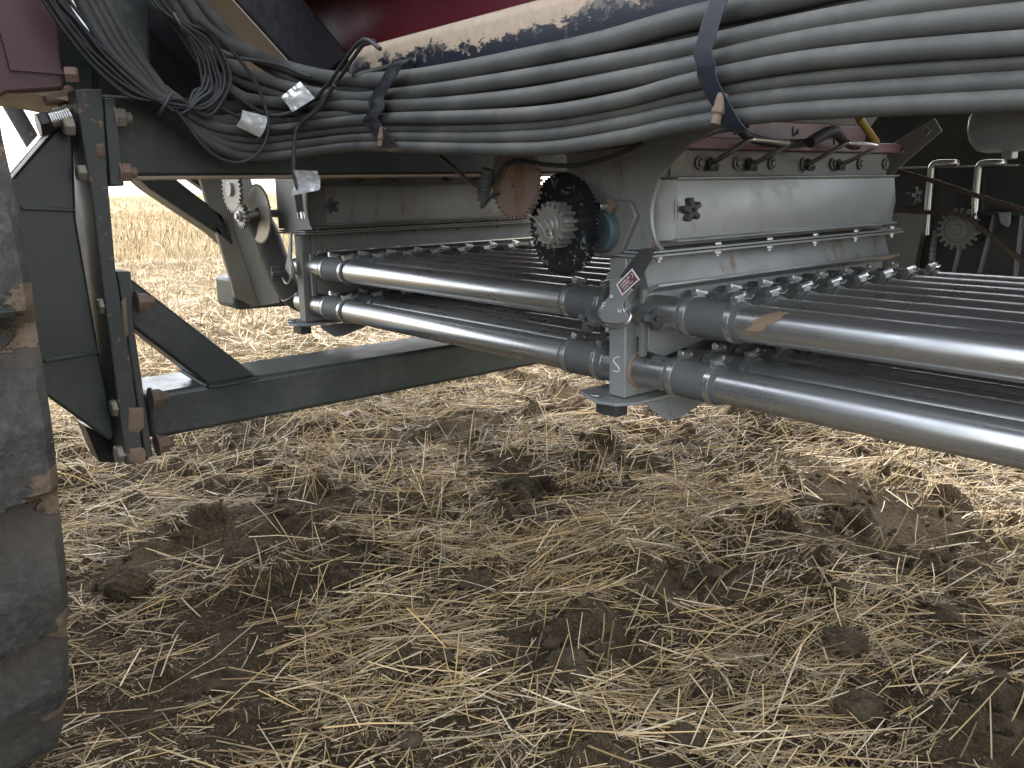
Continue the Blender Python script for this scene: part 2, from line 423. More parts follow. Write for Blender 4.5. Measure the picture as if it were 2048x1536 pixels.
def mk_quads(name, vs, q, mat, kind=None, col=None, smooth=True):
    me = bpy.data.meshes.new(name); nv, nq = len(vs), len(q)
    me.vertices.add(nv); me.vertices.foreach_set('co', vs.astype(np.float32).ravel())
    me.loops.add(nq*4); me.loops.foreach_set('vertex_index', q.astype(np.int32).ravel())
    me.polygons.add(nq); me.polygons.foreach_set('loop_start', np.arange(0, nq*4, 4, dtype=np.int32))
    me.polygons.foreach_set('use_smooth', np.full(nq, smooth))
    if col is not None:
        a = me.attributes.new('straw_colour', 'FLOAT_COLOR', 'POINT'); a.data.foreach_set('color', col.astype(np.float32).ravel())
    me.update(); me.validate()
    o = link(name, me, mat)
    if kind: o['kind'] = kind
    return o
ground()

PAL = np.array([(.58,.47,.29),(.50,.375,.20),(.39,.29,.165),(.66,.58,.43),(.28,.21,.125),(.54,.40,.18),(.37,.31,.22),(.19,.145,.095)])
PW = np.array([.2,.2,.17,.12,.12,.06,.08,.05]); PW = PW/PW.sum()
def sample(n, r0, r1, half=.74):
    a0 = math.atan2(.62, -.75)
    r = np.sqrt(rng.uniform(r0*r0, r1*r1, n)); t = a0+rng.uniform(-half, half, n)
    return r*np.cos(t), r*np.sin(t)
def straws(n, r0, r1, Lr, Wr, lift, tilt, tube=True, thr=None, dirbias=.45, lmax=.03, half=.90, wseed=40):
    x, y = sample(n, r0, r1, half)
    msk = fbm(x, y, 2.6, 4, wseed)+.5*fbm(x, y, 9, 2, wseed+7)
    keep = msk+rng.normal(0, .11, n) > (thr if thr is not None else -1)
    keep &= ~((np.abs(x+1.77) < .22) & (y < .18))
    x, y = x[keep], y[keep]; n = len(x)
    L = Lr[0]+(Lr[1]-Lr[0])*rng.random(n)**2.2; W = rng.uniform(Wr[0], Wr[1], n)
    az = np.where(rng.random(n) < dirbias, rng.normal(1.15, .38, n)+1.2*fbm(x, y, 1.7, 2, 77), rng.uniform(0, 2*PI, n))
    el = np.abs(rng.normal(0, tilt, n)) if tilt < 1 else rng.uniform(.6, 1.45, n)
    dx, dy, dz = np.cos(az)*np.cos(el), np.sin(az)*np.cos(el), np.sin(el)
    if tilt < 1:
        e0 = height(x-dx*L/2, y-dy*L/2); e1 = height(x+dx*L/2, y+dy*L/2); ec = height(x, y)
        sl = (e1-e0)/L; dz = dz*rng.choice([-.3, 1], n)+sl*.9
        zc = np.maximum(ec, (e0+e1)/2)+lift[0]+rng.random(n)**1.5*(lift[1]-lift[0])+np.abs(dz-sl*.9)*L*.35
    else: zc = height(x, y)+dz*L*.42
    c = np.stack([x, y, zc], -1); d = np.stack([dx, dy, dz], -1); d /= np.linalg.norm(d, axis=1)[:, None]
    up = np.tile([0., 0., 1.], (n, 1)); up[np.abs(d[:, 2]) > .9] = (1, 0, 0)
    u = np.cross(d, up); u /= np.linalg.norm(u, axis=1)[:, None]; w = np.cross(u, d)
    bend = (rng.normal(0, .045, n)*L)[:, None]*u+(rng.normal(0, .03, n)*L)[:, None]*w
    P = [c-d*L[:, None]/2, c+bend*.5, c+d*L[:, None]/2]
    col = PAL[rng.choice(len(PAL), n, p=PW)]*(.36+.84*rng.random(n)**1.0)[:, None]*np.array((1.06,1.0,.89))
    col = np.concatenate([col, np.ones((n, 1))], 1)
    vs = []; m = 3 if tube else 2
    for k, p in enumerate(P):
        wk = (W*(1.0 if k < 2 else .75))[:, None]
        if tube:
            for a in (0, 2*PI/3, 4*PI/3): vs.append(p+(u*math.cos(a)+w*math.sin(a))*wk*.55)
        else: vs += [p-u*wk/2, p+u*wk/2]
    V = np.stack(vs, 1).reshape(-1, 3); base = np.arange(n)[:, None]*(3*m); q = []
    for k in range(2):
        for a in range(m if tube else 1):
            b2 = (a+1) % m; q.append(np.stack([base[:,0]+k*m+a, base[:,0]+k*m+b2, base[:,0]+(k+1)*m+b2, base[:,0]+(k+1)*m+a], -1))
    return V, np.concatenate(q), np.repeat(col, 3*m, 0)
def merge(parts):
    V, Q, Cc = [], [], []; o = 0
    for v, q, c in parts: V.append(v); Q.append(q+o); Cc.append(c); o += len(v)
    return np.concatenate(V), np.concatenate(Q), np.concatenate(Cc)
def straw_cover():
    ps = [
        straws(121600, .95, 2.6, (.005,.030), (.0007,.0017), (.000,.008), .24, False, .02),       # chaff
        straws(26880, .95, 2.6, (.03,.13), (.0012,.0024), (.001,.012), .14, True, .045),
        straws(3712, .95, 2.6, (.09,.27), (.0020,.0033), (.004,.024), .12, True, -.03),
        straws(1152, .95, 2.6, (.05,.15), (.0020,.0031), (0,0), 2, True, .08, wseed=61),
        straws(108000, 2.5, 5.2, (.010,.06), (.0012,.0026), (.000,.014), .22, False, .0),
        straws(26500, 2.5, 5.2, (.05,.22), (.0020,.0034), (.003,.024), .18, True, .02),
        straws(4400, 2.5, 5.5, (.07,.18), (.0025,.0038), (0,0), 2, True, .0, wseed=61),
        straws(70000, 5, 13, (.06,.26), (.0045,.008), (.004,.045), .25, False, -.12, half=.80),
        straws(26000, 5, 14, (.08,.20), (.004,.007), (0,0), 2, False, -.1, half=.80),
        straws(60000, 13, 45, (.12,.30), (.008,.016), (0,0), 2, False, -.3, half=.80),
        straws(40000, 45, 220, (.12,.40), (.02,.07), (0,0), 2, False, -.3, half=.80),
    ]
    V, Q, Cc = merge(ps)
    o = mk_quads('straw_litter', V, Q, M['straw'], col=Cc, smooth=False)
    tag(o, 'loose straw and standing stubble covering the soil', 'straw', kind='stuff')
straw_cover()

def clod_bm(r, seed, sq=.7):
    bm = MB(); n, m = 46, 30; vs = []
    for i in range(m+1):
        for j in range(n):
            ph = PI*i/m; t = 2*PI*j/n; d = Vector((math.sin(ph)*math.cos(t), math.sin(ph)*math.sin(t), math.cos(ph)))
            k = np.array([d.x*1.7+seed*3.1, d.y*1.7+d.z*1.3+seed])
            q = 1+.75*float(fbm(k[:1]*1.0, k[1:]*1.0, 1.1, 4, seed))+.50*abs(float(fbm(k[:1]+d.z*1.5, k[1:]-d.x, 2.6, 4, seed+3)))-.1
            vs.append((d.x*r*q*1.1, d.y*r*q, d.z*r*q*sq))
    fs = [(i*n+j, i*n+(j+1)%n, (i+1)*n+(j+1)%n, (i+1)*n+j) for i in range(m) for j in range(n)]
    return vs, fs
CL = [(1690,1278,36,'soil clod straight above the biggest clod near the lower right corner'), (1720,1412,42,'biggest rounded soil clod near the lower right corner'),
      (1575,1150,22,'small clod at the right edge of the bare soil patch'), (1425,1140,22,'flat brown clod lying in the bare soil patch'),
      (955,1160,34,'soil clod in the straw right in the middle of the ground'), (1140,1330,46,'dark cracked clod beside a long straw'),
      (1890,1225,25,'clod in the straw up and to the right of the two stacked clods'), (1370,1480,40,'dark clod half buried at the bottom of the view'),
      (1990,1385,24,'dark round clod close to the right edge'), (890,1308,14,'smaller of two round clods lying side by side'),
      (868,1290,15,'larger of two round clods lying side by side'), (1660,1035,22,'black clod on the straw beneath the long tubes'),
      (1610,1000,20,'dark soil lump just beyond the black clod'), (250,1160,40,'broad dark clod near the tyre'),
      (1855,1130,30,'wide soil lump in the sunlit straw at right')]
for i, (px, py, r, lab) in enumerate(CL):
    p = onZ(px, py, 0); d = (p-CAM).length; rr = r*d/F
    z = float(height(np.array([p.x]), np.array([p.y]))[0]); p = onZ(px, py, z+rr*.25)
    vs, fs = clod_bm(rr, i+2); b = MB(); b.add([Vector(v)+Vector((p.x, p.y, z+rr*.05)) for v in vs], fs)
    tag(obj('soil_clod', b, M['clod'], ang=60), lab, 'soil clod', 'soil clods lying in the straw')
b = MB()
for i in range(2600):
    x, y = sample(1, 1.0, 4.6); x, y = float(x[0]), float(y[0])
    if float(fbm(np.array([x]), np.array([y]), 2.6, 4, 40)) > .03 or (abs(x+1.77) < .4 and y < .3): continue
    r = random.uniform(.003, .012)*random.choice([1,1,1,1.8]); z = float(height(np.array([x]), np.array([y]))[0]); vs = []
    n, m = 7, 5; s = random.random()*9
    for a in range(m+1):
        for j in range(n):
            ph = PI*a/m; t = 2*PI*j/n; q = r*(1+.22*math.sin(3*t+s+a)+.15*math.cos(2*ph+s)+random.uniform(-.16,.16))
            vs.append((x+q*math.sin(ph)*math.cos(t), y+q*math.sin(ph)*math.sin(t), z+r*.3+q*.75*math.cos(ph)))
    b.add(vs, [(a*n+j, a*n+(j+1)%n, (a+1)*n+(j+1)%n, (a+1)*n+j) for a in range(m) for j in range(n)])
tag(obj('soil_crumbs', b, M['clod'], ang=60), 'small soil crumbs scattered between the straws', 'soil crumbs', kind='stuff')

# ================================================================== CART (frame, tank, wheel)
XB = -2.0
cart = thing('seeder_cart', 'dark green and red seeder cart frame with its big mud-caked tyre and tank', 'seeder cart', (XB, .5, .0))
def part(name, mb, mat, parent=None, bevel=0.0, label=None, ang=35, seg=2):
    o = obj(name, mb, mat, parent or cart, bevel, ang, seg=seg)
    if label: o['label'] = label
    return o
# --- tyre with shallow lugs
wheel = bpy.data.objects.new('wheel', None); COL.objects.link(wheel); wheel.parent = cart
wheel.location = Vector((-1.755, .170, .80))-Vector(cart.location)
def tyre_part():
    RT, c = .822, Vector((-1.755, .170, .80)); W = .56
    nt_, ny = 1040, 44; ys = [0, .004, .010]+list(np.linspace(.016, W/2, ny-16))+list(np.linspace(W/2+.02, W-.01, 9))+[W-.004, W]
    vs = []; mud = []; grv = []
    for i in range(nt_):
        t = 2*PI*i/nt_
        for y in ys:
            pit = 26; s = (t*pit/(2*PI)+ (y if y < W/2 else W-y)*1.3-.22) % 1.0
            g = min(1, max(0, (s-.38)/.52))*min(1, max(0, (1.0-s)/.09))
            e = min(1, min(y, W-y)/.035)
            crown = .014*((y-W/2)/(W/2))**2
            sh = .012*max(0, 1-min(y, W-y)/.012)**2
            r = RT-crown-sh-.046*g*(.22+.78*e**.7)
            vs.append((c.x+r*math.cos(t), c.y-y, c.z+r*math.sin(t)))
            grv.append(g*.8); mud.append(max(0, 1-y/.075)*(.36+.5*(s > .78 or s < .12))*(1 if math.sin(t) < .1 else .6))
    k = len(ys); fs = [(i*k+j, ((i+1)%nt_)*k+j, ((i+1)%nt_)*k+j+1, i*k+j+1) for i in range(nt_) for j in range(k-1)]
    # sidewalls
    for side, y0, sg in ((0, 0, 1), (1, W, -1)):
        prev = [i*k+(0 if side == 0 else k-1) for i in range(nt_)]
        for rr, dy in ((.765,.003),(.72,.006),(.62,.006),(.54,-.004),(.50,-.02)):
            cur = []
            for i in range(nt_):
                t = 2*PI*i/nt_; cur.append(len(vs)); vs.append((c.x+rr*math.cos(t), c.y-y0+sg*dy*(.6 if rr > .75 else 1), c.z+rr*math.sin(t))); mud.append(.2); grv.append(.3)
            for i in range(nt_):
                j = (i+1)%nt_; f = (prev[i], prev[j], cur[j], cur[i]); fs.append(f if side else f[::-1])
            prev = cur
    b = MB(); b.add(vs, fs); o = obj('tyre', b, M['tyre'], wheel, ang=28)
    a = o.data.attributes.new('mud', 'FLOAT', 'POINT'); a.data.foreach_set('value', mud)
    a = o.data.attributes.new('groove', 'FLOAT', 'POINT'); a.data.foreach_set('value', grv)
    b = MB(); b.cyl((c.x, c.y-.06, c.z), (c.x, c.y-.02, c.z), .52, 48); b.cyl((c.x, c.y-.02, c.z), (c.x, c.y+.10, c.z), .14, 32)
    for i in range(8):
        t = i*PI/4; b.hexa((c.x+.19*math.cos(t), c.y-.02, c.z+.19*math.sin(t)), (0,1,0), .018, .02)
    obj('rim', b, M['black'], wheel)
    b = MB(); b.cyl((c.x, c.y+.02, c.z), (c.x, .27, c.z), .05, 24); b.bb(-2.12, -1.71, .262, .29, .70, .88); obj('hub_axle', b, M['dark_green'], wheel)
tyre_part()

# --- axle leg: box section beside the wheel, gusset foot, sloped plate above
XL = -1.99
leg = [(-40,352),(28,352),(138,228),(146,262),(153,440),(198,700),(231,872),(222,884),(104,800),(30,745),(-40,745)]
b = MB(); b.prism(YZ(leg, XL), 'x', XL, XL-.06); part('axle_leg', b, M['dark_green'], bevel=.006)
b = MB(); b.strip([onX(42,416,XL+.004), onX(150,420,XL+.004)], .008, .008, (1,0,0)); part('weld_seam', b, M['dark_green'], bevel=.002)
b = MB(); b.strip([onX(88,722,XL+.003), onX(203,703,XL+.003)], .008, .008, (1,0,0))
part('weld_seam', b, M['dark_green'], bevel=.002)
b = MB(); p0, p1 = onX(22,362,XL+.012), onX(142,222,XL+.012)
d = (p1-p0).normalized(); up = Vector((0, -d.z, d.y))
b.extr([p0, p1, p1+up*.010, p0+up*.010], (-.062, 0, 0)); part('sloped_cover', b, M['zinc'], bevel=.002, label='bright worn plate on the sloping top of the leg')
b = MB(); b.extr([onX(170,852,XL-.05), onX(232,880,XL-.05), onX(235,925,XL-.05), onX(200,925,XL-.05)], (-.08,0,0)); part('axle_stop', b, M['black'], bevel=.003)
# --- flange plates (edge on to us) standing proud of the leg
XE = XL+.07
def plate(name, pts, mat, lab=None, depth=.22, x=XE):
    b = MB(); b.extr([onX(a, c, x) for a, c in pts], (-depth, 0, 0)); return part(name, b, mat, bevel=.003, label=lab)
plate('flange_plate', [(150,178),(206,178),(217,372),(232,545),(262,720),(289,926),(252,930),(203,560),(184,400)], M['green_edge'])
plate('flange_plate', [(208,196),(232,196),(249,372),(220,372)], M['dark_green'], x=XE-.004)
plate('flange_plate', [(234,543),(262,543),(268,650),(306,912),(292,922),(262,720)], M['green_edge'], x=XE-.004)
def bolts():
    for px, py, sz in ((138,254,13),(165,346,12),(206,611,12),(231,814,13),(240,906,14)):
        c = onX(px+9, py, XE-.02); b = MB(); r = sz*.0012*1.25; b.hexa(c, (0,-1,0), r, .020)
        part('bolt', b, M['dullbolt'], bevel=.0012)
    for px, py, sz, mt in ((224,235,14,'dullbolt'),(234,345,14,'rustpale'),(272,604,13,'rustpale'),(300,798,14,'rust'),(312,890,14,'rust')):
        c = onX(px, py, XE-.02); b = MB(); r = sz*.0012*1.25; b.cyl(c, c+Vector((0,.005,0)), r*1.25, 24); b.hexa(c+Vector((0,.005,0)), (0,1,0), r, .022, True)
        part('nut', b, M[mt], bevel=.0012)
bolts()
def patch(name, pts, x, mat, lab, seed):
    P3 = [onX(a, c, x) for a, c in pts]; cen = sum(P3, Vector())/len(P3); n = 40; ring_ = []
    per = catmull(P3+[P3[0]], 8)
    for i, p in enumerate(per[:-1]):
        p = Vector(p); k = 1+.35*float(fbm(np.array([i*.31+seed]), np.array([seed*2.0]), 1.3, 3, seed)); ring_.append(cen+(p-cen)*k)
    b = MB(); m = len(ring_); b.add(ring_+[cen+(p-cen)*.8+Vector((.003,0,0)) for p in ring_]+[cen+(p-cen)*.35+Vector((.0045,0,0)) for p in ring_]+[cen+Vector((.004,0,0))],
        [(i, (i+1)%m, m+(i+1)%m, m+i) for i in range(m)]+[(m+i, m+(i+1)%m, 2*m+(i+1)%m, 2*m+i) for i in range(m)]+[(2*m+i, 2*m+(i+1)%m, 3*m) for i in range(m)])
    return part(name, b, mat, label=lab, ang=70)
patch('mud_patch', [(257,815),(284,818),(288,840),(284,862),(262,864),(256,845)], XE+.0005, M['mud'], 'dried tan mud stuck on the flange', 3)
patch('mud_patch', [(258,898),(287,896),(290,924),(262,926)], XE+.0005, M['mud'], 'dried tan mud at the foot of the flange', 5)
patch('mud_patch', [(190,290),(208,286),(210,312),(194,316)], XE+.0005, M['rust'], None, 7)
patch('mud_patch', [(242,600),(252,598),(254,640),(256,668),(248,668)], XE+.0005, M['mud'], None, 9)
# --- upper cross beam, lower cross beam, braces
zt = onX(273,352,XB).z
b = MB(); b.bb(XB, XB-.22, .50, 4.2, zt, zt+.17); part('upper_beam', b, M['dark_green'], bevel=.008, seg=3)
b = MB(); b.bb(XB+.003, XB-.223, .56, 4.2, zt-.006, zt); part('worn_edge', b, M['tan'], label='tan scraped strip along the bottom of the beam')
zb0, zb1 = .386, .496
b = MB(); b.bb(XB, XB-.21, .555, 4.2, zb0, zb1); part('lower_beam', b, M['dark_green'], bevel=.012, seg=3)
b = MB(); b.extr([onX(a, c, XB-.012) for a, c in ((256,560),(266,560),(516,753),(418,772),(262,652))], (-.105,0,0)); part('brace', b, M['dark_green'], bevel=.008, seg=3)
b = MB(); pts = [onX(416,773,XB+.002), onX(440,772,XB+.002), onX(480,764,XB+.002), onX(516,755,XB+.002)]; b.tube(catmull(pts, 6), .006, 8); b.tube([onX(416,773,XB), onX(364,741,XB-.115)], .006, 8)
part('weld_seam', b, M['dark_green'])
b = MB(); b.extr([onX(a, c, XB-.01) for a, c in ((180,-420),(310,-420),(302,60),(303,255),(225,255),(196,255))], (-.2,0,0)); part('upper_post', b, M['dark_green'], bevel=.008)
b = MB(); b.extr([onX(a, c, XB-.05) for a, c in ((100,-60),(116,-20),(128,0),(176,64),(205,64),(205,182),(112,182))], (-.04,0,0)); part('post_web', b, M['dark_green'], bevel=.003)
b = MB(); b.extr([onX(a, c, -2.62) for a, c in ((280,-300),(425,-300),(415,165),(385,175),(280,110))], (-.02,0,0)); part('tank_end_sheet', b, M['black'])
b = MB(); b.extr([onX(a, c, -2.60) for a, c in ((405,-300),(700,-300),(700,100),(520,215),(445,215),(407,150))], (-.02,0,0)); part('tank_end_sheet', b, M['red'])
b = MB(); b.extr([onX(a, c, XB-.03) for a, c in ((222,235),(330,235),(500,300),(560,345),(235,345))], (-.02,0,0)); part('gusset', b, M['dark_green'], bevel=.003)
# overhead diagonals: dark faces, tan undersides
def diag(face, xf, depth, nm='diagonal_brace', mat='navy', under=True):
    top = [onX(a, c, xf) for a, c in face]
    b = MB(); b.extr(top, (-depth, 0, 0)); o = part(nm, b, M[mat], bevel=.006)
    if under:                                  # dust-coated underside sheet 3 mm proud of the lower left face
        a, c = top[0], top[-1]; n = Vector((0, -(c-a).z, (c-a).y)).normalized()
        if n.y > 0: n = -n
        b = MB(); b.extr([a+n*.003, c+n*.003, c+n*.006, a+n*.006], (-depth, 0, 0)); part('underside', b, M['tan'], o, label='tan dusty underside')
diag([(255,-240),(400,-240),(610,0),(702,112),(640,152),(597,140)][::1], -1.93, .30)
diag([(60,-130),(150,-190),(330,95),(560,275),(460,262),(300,145)], -2.42, .25, mat='black')
diag([(300,378),(232,318),(330,318),(345,352),(400,396),(462,440),(470,500),(432,466)][::-1], -2.9, .12, mat='dark_green', under=False)
# rail above the hoses
b = MB(); prof = []
y0, y1, z0, z1, rr = .955, 1.10, 1.095, 1.243, .022
for cx_, cz_, a0 in ((y1-rr, z1-rr, 0), (y0+rr, z1-rr, 90), (y0+rr, z0+rr, 180), (y1-rr, z0+rr, 270)):
    for k in range(5): t = R_(a0+k*22.5); prof.append((cx_+rr*math.cos(t), cz_+rr*math.sin(t)))
b.prism(prof, 'x', -1.68, 3.4); part('side_rail', b, M['peel'], label='navy rail with tan paint flaking off its upper half')
b = MB(); b.strip([onY(705,150,.945), onY(830,118,.945)], .006, .004, (0,0,1)); part('rail_edge', b, M['zinc'])
b = MB(); b.bb(-1.7, 3.4, 2.42, 2.56, 1.32, 1.45); part('side_rail', b, M['navy'], bevel=.01)
# tank with two hoppers
def loft(r0, r1, z0, z1):
    (xa, xb, ya, yb), (xc, xd, yc, yd) = r0, r1
    return [(xa,ya,z0),(xb,ya,z0),(xb,yb,z0),(xa,yb,z0),(xc,yc,z1),(xd,yc,z1),(xd,yd,z1),(xc,yd,z1)], [(0,3,2,1),(0,1,5,4),(1,2,6,5),(2,3,7,6),(3,0,4,7)]
XN, XF, YF, YR = -1.045, -2.354, 1.14, 2.05
DX = XF-XN
for dx, lab in ((0, None), (DX, None)):
    b = MB(); v, f = loft((XN-.20+dx, XN-.02+dx, YF+.16, YR-.03), (XN-.50+dx, XN+.12+dx, .98, 2.5), 1.076, 1.62); b.add(v, f); part('hopper', b, M['galv_dark'])  # grey instead of tank red, to keep red out of the tubes' reflections
    b = MB(); b.bb(XN-.30+dx, XN+.035+dx, YF+.13, YR+.02, 1.012, 1.034); part('hopper_flange', b, M['dull_red'], bevel=.002, label='dull pinkish red mounting flange')
    b = MB(); b.bb(XN-.21+dx, XN-.015+dx, YF+.19, YR-.06, 1.034, 1.075); part('hopper_collar', b, M['dull_red'], bevel=.003)
b = MB(); v, f = loft((-4.2, 1.3, .98, 2.6), (-4.2, 1.3, .90, 3.3), 1.641, 2.1); f.append((4,5,6,7)); b.add(v, f); b.bb(-4.2, 1.3, .90, 3.3, 2.1, 2.8); part('tank', b, M['red'])
b = MB(); b.bb(-4.2, 1.3, .97, 2.62, 1.622, 1.638); part('tank_floor', b, M['galv_dark'])  # unseen sheet, coloured grey for what the tubes below reflect
b = MB(); b.bb(-4.2, 1.3, 1.135, 1.150, 1.205, 1.621); b.bb(-1.60, 1.3, 1.135, 1.150, 1.10, 1.204); part('tank_side_sheet', b, M['red'])
b = MB(); b.bb(-4.6, 3.4, .93, 1.13, 1.44, 1.6); b.bb(-4.6, 3.4, 2.3, 2.45, 1.44, 1.6); part('tank_sill', b, M['black'], bevel=.01)
# red box upper left with its rusty threaded rod
b = MB(); pts = [onX(a, c, -1.97) for a, c in ((-60,-300),(96,-300),(122,100),(130,166),(128,178),(14,186),(-60,230))]; b.extr(pts, (-.25,0,0)); part('ladder_box', b, M['box_red'], bevel=.006, label='dusty maroon box above the tyre')
b = MB(); b.strip([onX(0,50,-1.962), onX(22,138,-1.962), onX(128,146,-1.962)], .006, .006, (1,0,0)); part('box_seam', b, M['box_red'])
b = MB(); b.extr([onX(a, c, -1.985) for a, c in ((12,187),(128,179),(150,205),(70,188))], (-.3,0,0)); part('underside', b, M['tan'], label='tan dusty underside of the box')
b = MB(); c0, c1 = onX(118,238,-1.95), onX(146,228,-1.95)
b.cyl(onX(92,244,-1.95), onX(140,232,-1.95), .016, 20)
for i in range(9):
    q = onX(100+i*4.5, 242-i*1.1, -1.95); b.ring(q, (0, .9, .2), .0165, .0022, 20, 6)
part('threaded_stud', b, M['zinc'])
b = MB(); b.hexa(onX(76,250,-1.95), (0,1,.15), .025, .022); part('stud_cap', b, M['black'], bevel=.002)
b = MB(); b.cyl(onX(88,196,-2.0), onX(140,186,-2.0), .016, 14); b.cyl(onX(110,205,-2.02), onX(146,180,-2.02), .012, 14); b.hexa(onX(130,150,-1.94), (.3,1,0), .017, .025); part('pivot_pin', b, M['rustpale'], bevel=.001)
b = MB(); b.tube([onX(-30,120,-3.4), onX(70,292,-3.4), onX(140,412,-3.4)], .028, 14); part('ladder_rail', b, M['green_edge'], label='thin strut crossing the sky gap')

# ================================================================== METERING BOXES
def metering_box(dx, near):
    lab = ('grey sheet steel metering box nearest the camera with rust streaks, bright door and black gear' if near else
           'dim grey metering box at the far end of the tubes with a thin tan gear')
    root = thing('metering_box', lab, 'metering box', (XN-.05+dx, YF, .55), 'metering boxes under the tank')
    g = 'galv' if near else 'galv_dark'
    def P(name, b, mat, bevel=.0015, label=None, parent=None, ang=35):
        b.v = [(x+dx, y, z) for x, y, z in b.v]
        o = obj(name, b, M[mat], parent or root, bevel, ang)
        if label: o['label'] = label
        return o
    t = .004
    # manifold: thin box with post faces
    zbot, zlip, zfl = .558, .768, .830
    b = MB(); b.bb(XN-.042, XN, YF, YF+.036, zbot, zfl-.008); P('corner_post', b, g, .003, 'rust-streaked corner post with white paint marks' if near else None)
    b = MB(); b.bb(XN-.041, XN-.003, YF+.036, YR, zbot, .668); P('lower_manifold', b, g, .002)
    b = MB(); b.bb(XN-.043, XN+.026, YF+.030, YR-.02, .672, zlip-.004)
    P('upper_manifold', b, g, .002)
    b = MB(); yl0, yl1 = YF+.022, YF+.072
    b.extr([(XN+.028, yl0+.006, .638+.012), (XN+.028, yl1, .632), (XN+.028, YF+.22, .655), (XN+.028, YR-.02, .664), (XN+.028, YR-.02, zlip-.012), (XN+.028, yl0+.006, zlip-.012)], (.003, 0, 0)); P('manifold_plate', b, g, .0008)
    b = MB(); b.bb(XN+.020, XN+.030, YF+.014, YF+.026, .640, zlip-.002); P('plate_edge', b, 'galv_dark', .001)
    # flared lip (bright strip for its glint) and sloping apron up to the flange
    b = MB(); b.extr([(XN+.002, YF+.03, zfl-.006), (XN+.026, YF+.03, zlip-.011), (XN+.052, YF+.03, zlip+.001), (XN+.052, YF+.03, zlip+.005), (XN+.029, YF+.03, zlip-.005), (XN+.007, YF+.03, zfl-.006)], (0, YR-YF-.01, 0))
    P('apron', b, g, 0, 'lower apron streaked with rust' if near else None)
    b = MB(); b.extr([(XN+.004, YF+.029, zfl-.007), (XN+.030, YF+.029, zlip-.006), (XN+.004, YF+.029, zlip-.03)], (0, .002, 0)); P('apron_end', b, g, 0)
    b = MB(); b.bb(XN+.0505, XN+.0545, YF+.028, YR+.004, zlip+.0015, zlip+.006); P('lip_glint', b, 'clamp', .0006)  # brighter steel strip paints the light caught along the lip
    b = MB(); b.bb(XN-.04, XN+.005, YF+.004, YR-.01, zlip, zfl-.006); P('throat', b, g, .001)
    # double flange with bolts
    b = MB(); b.bb(XN-.13, XN+.060, YF-.012, YR+.02, zfl-.006, zfl-.0015); b.bb(XN-.125, XN+.055, YF-.008, YR+.015, zfl, zfl+.0045); P('flange', b, 'galv_clean' if near else 'galv_dark', .0008)
    for i in range(6):
        b = MB(); y = YF+.035+i*.172; b.hexa((XN+.045, y, zfl+.0045), (0,0,1), .0075, .006); b.hexa((XN+.045, y, zfl-.006), (0,0,-1), .0075, .007, True)
        P('flange_bolt', b, 'clamp' if near else 'rust', .0005)
    b = MB(); b.hexa((XN-.10, YF+.005, zfl+.0045), (0,0,1), .0075, .007); P('flange_bolt', b, 'clamp' if near else 'rust', .0005)
    # housing: cheeks, front door, top strip
    b = MB(); b.bb(XN-.17, XN+.018, YF+.012, YR-.012, zfl+.006, 1.012); P('housing', b, 'galv_dark', .002)
    def cheek(y, mirror=False):
        if not mirror: px = [(1182,500),(1176,400),(1172,338),(1215,300),(1290,287),(1335,262),(1392,225),(1432,262),(1385,287),(1320,357),(1308,385),(1303,420),(1306,455),(1318,485),(1330,499)]
        else: px = [(1690,455),(1690,330),(1745,330),(1780,290),(1868,236),(1884,262),(1800,333),(1772,362),(1760,392),(1757,420),(1762,455)]
        b = MB(); b.prism(XZ(px, y), 'y', y, y+(t if mirror else -t)); return b
    P('end_cheek', cheek(YF), g, .001, 'near end plate with an arm rising to the tank' if near else None)
    arm = P('end_cheek', cheek(YR+.02, True), g, .001)
    if near:
        b = MB(); 
        for q in ((1853,262),(1800,300)):
            p = onY(*q, YR+.017); b.ring(p, (0,1,0), .010, .0018, 4, 4)
        P('slot_rim', b, 'zinc', 0, parent=arm)
    # rolled edge at the cheek's front
    b = MB(); b.tube(catmull([(XN+.075, YF-.001, .958), (XN+.061, YF-.001, .92), (XN+.060, YF-.001, .885), (XN+.072, YF-.001, .852), (XN+.085, YF-.001, .84)], 6), .0035, 8); P('cheek_edge', b, 'galv_clean' if near else 'galv_dark', 0)
    # door
    xd = XN+.058; dz0, dz1 = .850, .957; yd0, yd1 = YF+.055, YR-.05
    b = MB(); prof = [(XN+.02, dz1+.004), (xd+.012, dz1+.004), (xd+.012, dz1+.001), (xd, dz1-.002), (xd+.008, (dz0+dz1)/2), (xd+.002, dz0+.004), (xd+.016, dz0+.002), (xd+.016, dz0-.001), (XN+.02, dz0)]
    b.extr([(x, yd0, z) for x, z in prof], (0, yd1-yd0, 0)); door = P('door', b, 'galv_clean' if near else 'galv', .001, 'bright smooth access door' if near else None)
    b = MB(); b.extr([(xd-.036, yd0-.034, dz1+.002), (xd+.004, yd0+.004, dz1-.001), (xd+.010, yd0+.004, (dz0+dz1)/2), (xd+.006, yd0+.004, dz0+.002), (xd-.030, yd0-.030, dz0)], (0,-.002,0)); P('door_end', b, g, 0, parent=door)
    for y in (yd0+.010, yd1+.03):
        b = MB(); b.knob((xd+.026 if y < 1.5 else xd+.03, y, .905 if y < 1.5 else .912), (1,-.15,0), .021, .014, 5, .6); P('knob', b, 'plastic', .0008, parent=door)
    # strip with wing nuts, above the door
    b = MB(); b.bb(XN+.019, XN+.022, YF+.09, YR-.03, dz1+.006, 1.008); P('top_strip', b, 'galv_dark', 0)
